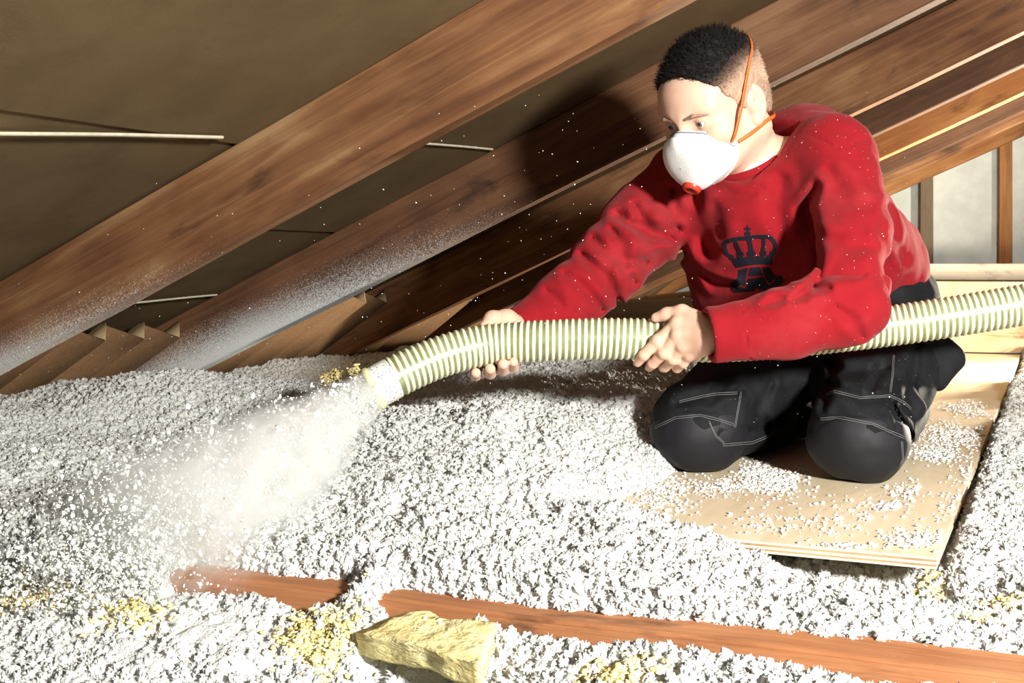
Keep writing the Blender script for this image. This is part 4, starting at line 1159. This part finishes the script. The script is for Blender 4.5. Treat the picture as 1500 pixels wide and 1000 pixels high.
# rolled edge and crimped nose clip
def tube_along(pts, r, name, mat, parent, m=8, closed=False, flat=None):
    V = []; Q = []; n = len(pts)
    for i, p in enumerate(pts):
        tg = (pts[(i + 1) % n if closed else min(i + 1, n - 1)] - pts[(i - 1) % n if closed else max(i - 1, 0)]).normalized()
        if flat is not None: a_ = (flat - tg * flat.dot(tg)).normalized()
        else: a_ = tg.orthogonal().normalized()
        b_ = tg.cross(a_); ra, rb = r if isinstance(r, tuple) else (r, r)
        for j in range(m):
            ph = 2 * math.pi * j / m; V.append(tuple(p + a_ * (math.cos(ph) * ra) + b_ * (math.sin(ph) * rb)))
    for i in range(n if closed else n - 1):
        for j in range(m): Q.append((i * m + j, ((i + 1) % n) * m + j, ((i + 1) % n) * m + (j + 1) % m, i * m + (j + 1) % m))
    return child(name, (np.array(V), np.array(Q)), mat, parent)
tube_along([mask_pt(i, 0.0, .0005) for i in range(nr)], .0014, 'rolled_edge', simple('mask_edge', (.80, .82, .83), .7, .2), maskr, closed=True)
zz = [mask_pt(i + (0), .035 + (.018 if k_ % 2 else 0), .001) if False else mask_pt(i, .03 + .02 * (i % 2), .0012) for k_, i in enumerate(range(-15, 16))]
tube_along(zz, .0009, 'nose_clip', simple('clip_metal', (.25, .26, .28), .35, .5, metallic=.8), maskr)
# valve
vc = mask_pt(nr // 2, .60, .0); vn = ((mask_pt(nr // 2 + 1, .60) - mask_pt(nr // 2 - 1, .60)).cross(mask_pt(nr // 2, .66) - mask_pt(nr // 2, .54))).normalized()
if vn.dot(hf) < 0: vn = -vn
vc = vc + vn * .004
def lathe(centre, axis, prof, name, mat, parent, n=36):
    ax = Vector(axis).normalized(); a_ = ax.orthogonal().normalized(); b_ = ax.cross(a_); V = []; Q = []
    for r, hgt in prof:
        for i in range(n): th = 2 * math.pi * i / n; V.append(tuple(Vector(centre) + ax * hgt + (a_ * math.cos(th) + b_ * math.sin(th)) * r))
    for j in range(len(prof) - 1):
        for i in range(n): Q.append((j * n + i, j * n + (i + 1) % n, (j + 1) * n + (i + 1) % n, (j + 1) * n + i))
    return child(name, (np.array(V), np.array(Q)), mat, parent)
REDP = simple('valve_red', (.52, .045, .02), .35, .5)
lathe(vc - vn * .004, vn, [(.0165, -.006), (.0165, .002), (.0150, .0075), (.0120, .0090), (.0080, .0085), (.0070, .004), (.0005, .004)], 'valve', REDP, maskr)
lathe(vc - vn * .004, vn, [(.0062, .0042), (.0050, .0052), (.0003, .0052)], 'valve_core', simple('valve_dark', (.05, .008, .008), .5, .3), maskr)
# straps: over the crown and round the neck
ORG = simple('strap_rubber', (.62, .13, .025), .5, .35)
def strap(side, pts):
    w_ = [H(l * side, f, u) for l, f, u in pts]; w_ = spline(w_, 8)
    tube_along(w_, (.0010, .0034), 'strap', ORG, maskr, flat=hl * side)
for s_ in (1, -1):
    strap(s_, [(.0625, .062, -.050), (.0715, .059, -.040), (.0775, .047, -.022), (.0805, .030, -.002), (.0825, .010, .022), (.0815, -.022, .054), (.0700, -.056, .071), (.048, -.084, .082), (.02, -.1005, .086), (0, -.1035, .087)])
    strap(s_, [(.0635, .046, -.056), (.072, .026, -.054), (.0765, .004, -.052), (.078, -.024, -.050), (.066, -.060, -.056), (.034, -.094, -.062), (0, -.102, -.064)])
    tube_along([H(.060 * s_, .066, -.046), H(.062 * s_, .058, -.056), H(.063 * s_, .048, -.060)], .0022, 'strap_anchor', simple('anchor_clear', (.5, .53, .56), .3, .5), maskr)

# ------------------------------------------------------------------ the jet of insulation
jet = empty('insulation_spray', tuple(P(545, 570, 1.95))); tag(jet, 'white jet of loose insulation flying from the hose mouth', 'insulation spray', kind='stuff')
J0, J1 = P(548, 568, 1.952), P(195, 862, 1.50)
JL = (J1 - J0).length; jx = (J1 - J0).normalized(); jy = UP.cross(jx).normalized(); jz = jx.cross(jy)
def jr(x): return .030 + .135 * (x / JL) ** 1.15
# cloud of fine dust: a flaring hull filled with scattering fibre
xs_ = np.linspace(0, JL * 1.08, 22); V = []; Q = []
for x in xs_:
    for j in range(24):
        th = 2 * math.pi * j / 24; V.append((x, jr(x) * 1.15 * math.cos(th), jr(x) * 1.15 * math.sin(th)))
for i in range(21):
    for j in range(24): Q.append((i * 24 + j, i * 24 + (j + 1) % 24, (i + 1) * 24 + (j + 1) % 24, (i + 1) * 24 + j))
bm = bmesh.new(); bv = [bm.verts.new(p) for p in V]
for q_ in Q: bm.faces.new([bv[i] for i in q_])
bm.faces.new(bv[:24][::-1]); bm.faces.new(bv[-24:]); bmesh.ops.recalc_face_normals(bm, faces=bm.faces)
me = bpy.data.meshes.new('dust_cloud'); bm.to_mesh(me); bm.free()
m = bpy.data.materials.new('fibre_cloud'); m.use_nodes = True; nt = m.node_tree; nt.nodes.clear()
t = NT.__new__(NT); t.m = m; t.t = nt; t.n = nt.nodes
out = nt.nodes.new('ShaderNodeOutputMaterial'); vs = nt.nodes.new('ShaderNodeVolumePrincipled')
vs.inputs['Color'].default_value = (.995, .997, .99, 1); vs.inputs['Anisotropy'].default_value = .1
tc = nt.nodes.new('ShaderNodeTexCoord'); sx = nt.nodes.new('ShaderNodeSeparateXYZ'); nt.links.new(tc.outputs['Object'], sx.inputs[0])
fx = t.math('DIVIDE', sx.outputs[0], JL)
rad_ = t.math('SQRT', t.math('ADD', t.math('POWER', sx.outputs[1], 2.0), t.math('POWER', sx.outputs[2], 2.0)))
RR = t.math('ADD', t.math('MULTIPLY', t.math('POWER', t.math('MAXIMUM', fx, .0001), 1.15), .135), .030)
fall = t.math('POWER', t.math('SUBTRACT', 1.0, t.math('DIVIDE', rad_, t.math('MULTIPLY', RR, 1.12)), True), 1.2)
nz1 = t.noise(t.coords((16, 42, 42)), 1.0, 6, .72, .5)
nzr = t.ramp(nz1, [(.42, 0.02), (.66, 1.0)])
ax_ = t.ramp(fx, [(.0, 1.0), (.25, .62), (.55, .36), (.85, .15), (1.0, .0)])
den = t.math('MULTIPLY', t.math('MULTIPLY', t.math('MULTIPLY', fall, nzr), ax_), 560.0)
nt.links.new(den, vs.inputs['Density']); nt.links.new(vs.outputs[0], out.inputs['Volume'])
m.cycles.volume_step_rate = .12
cl_o = link('dust_cloud', me, m, jet); frame_obj(cl_o, J0, jx, jy, jz)
# flakes
N = 60000
q = RNG.random(N) ** .9 * 1.12
rr_ = np.abs(RNG.normal(0, .46, N)); th = RNG.uniform(0, 2 * np.pi, N); Rq = (.028 + .135 * q ** 1.15) * np.minimum(rr_, 1.3)
clump = RNG.random(N)
cen = np.array(J0)[None] + np.array(jx)[None] * (q * JL)[:, None] + np.array(jy)[None] * (Rq * np.cos(th))[:, None] + np.array(jz)[None] * (Rq * np.sin(th))[:, None]
keep = vnoise(cen * np.array([[1, 1, 1]]), 38, 71) + .8 * (RNG.random(N) - .5) > -.15
cen = cen[keep]
left = -np.array(CR); cen += left[None] * (np.abs(RNG.normal(0, 1, len(cen))) * .07 * q[keep] ** 1.5)[:, None]
hgt = terrain_h(cen[:, 0].reshape(-1, 1), cen[:, 1].reshape(-1, 1)).ravel()
cen = cen[cen[:, 2] > hgt - .004]
sz = RNG.uniform(.0006, .0019, len(cen)) * np.where(RNG.random(len(cen)) < .05, 2.2, 1)
t = NT('flying_fibre'); t.base((.82, .83, .79)); t.set(Roughness=.95, Specular_IOR_Level=.05); FLY = t.m
iv_, it_ = iv, it
iv = np.array([(1, 0, 0), (-1, 0, 0), (0, 1, 0), (0, -1, 0), (0, 0, 1), (0, 0, -1)], float); it = np.array([(0, 2, 4), (2, 1, 4), (1, 3, 4), (3, 0, 4), (2, 0, 5), (1, 2, 5), (3, 1, 5), (0, 3, 5)])
big_ = RNG.random(len(cen)) < .09
o = link('flying_flakes', crumbs_mesh('flying_flakes', cen[~big_], sz[~big_] * 1.15, 1.0), FLY, jet)
iv, it = iv_, it_
o = link('flying_tufts', crumbs_mesh('flying_tufts', cen[big_], RNG.uniform(.002, .0045, int(big_.sum())), 1.0), FLY, jet)
# flecks drifting in the air
fl_ = []
for _ in range(420):
    px, py, dd = RNG.uniform(0, 1340), RNG.uniform(120, 620), RNG.uniform(1.5, 2.5)
    p = P(px, py, dd); 
    if p.z < CAMH + A + .442 * p.x - .02: fl_.append(tuple(p))
o = link('airborne_flecks', crumbs_mesh('airborne_flecks', np.array(fl_), RNG.uniform(.0004, .0009, len(fl_)), 1.0), FLY)
tag(o, 'tiny white flecks drifting in the attic air', 'dust', kind='stuff')
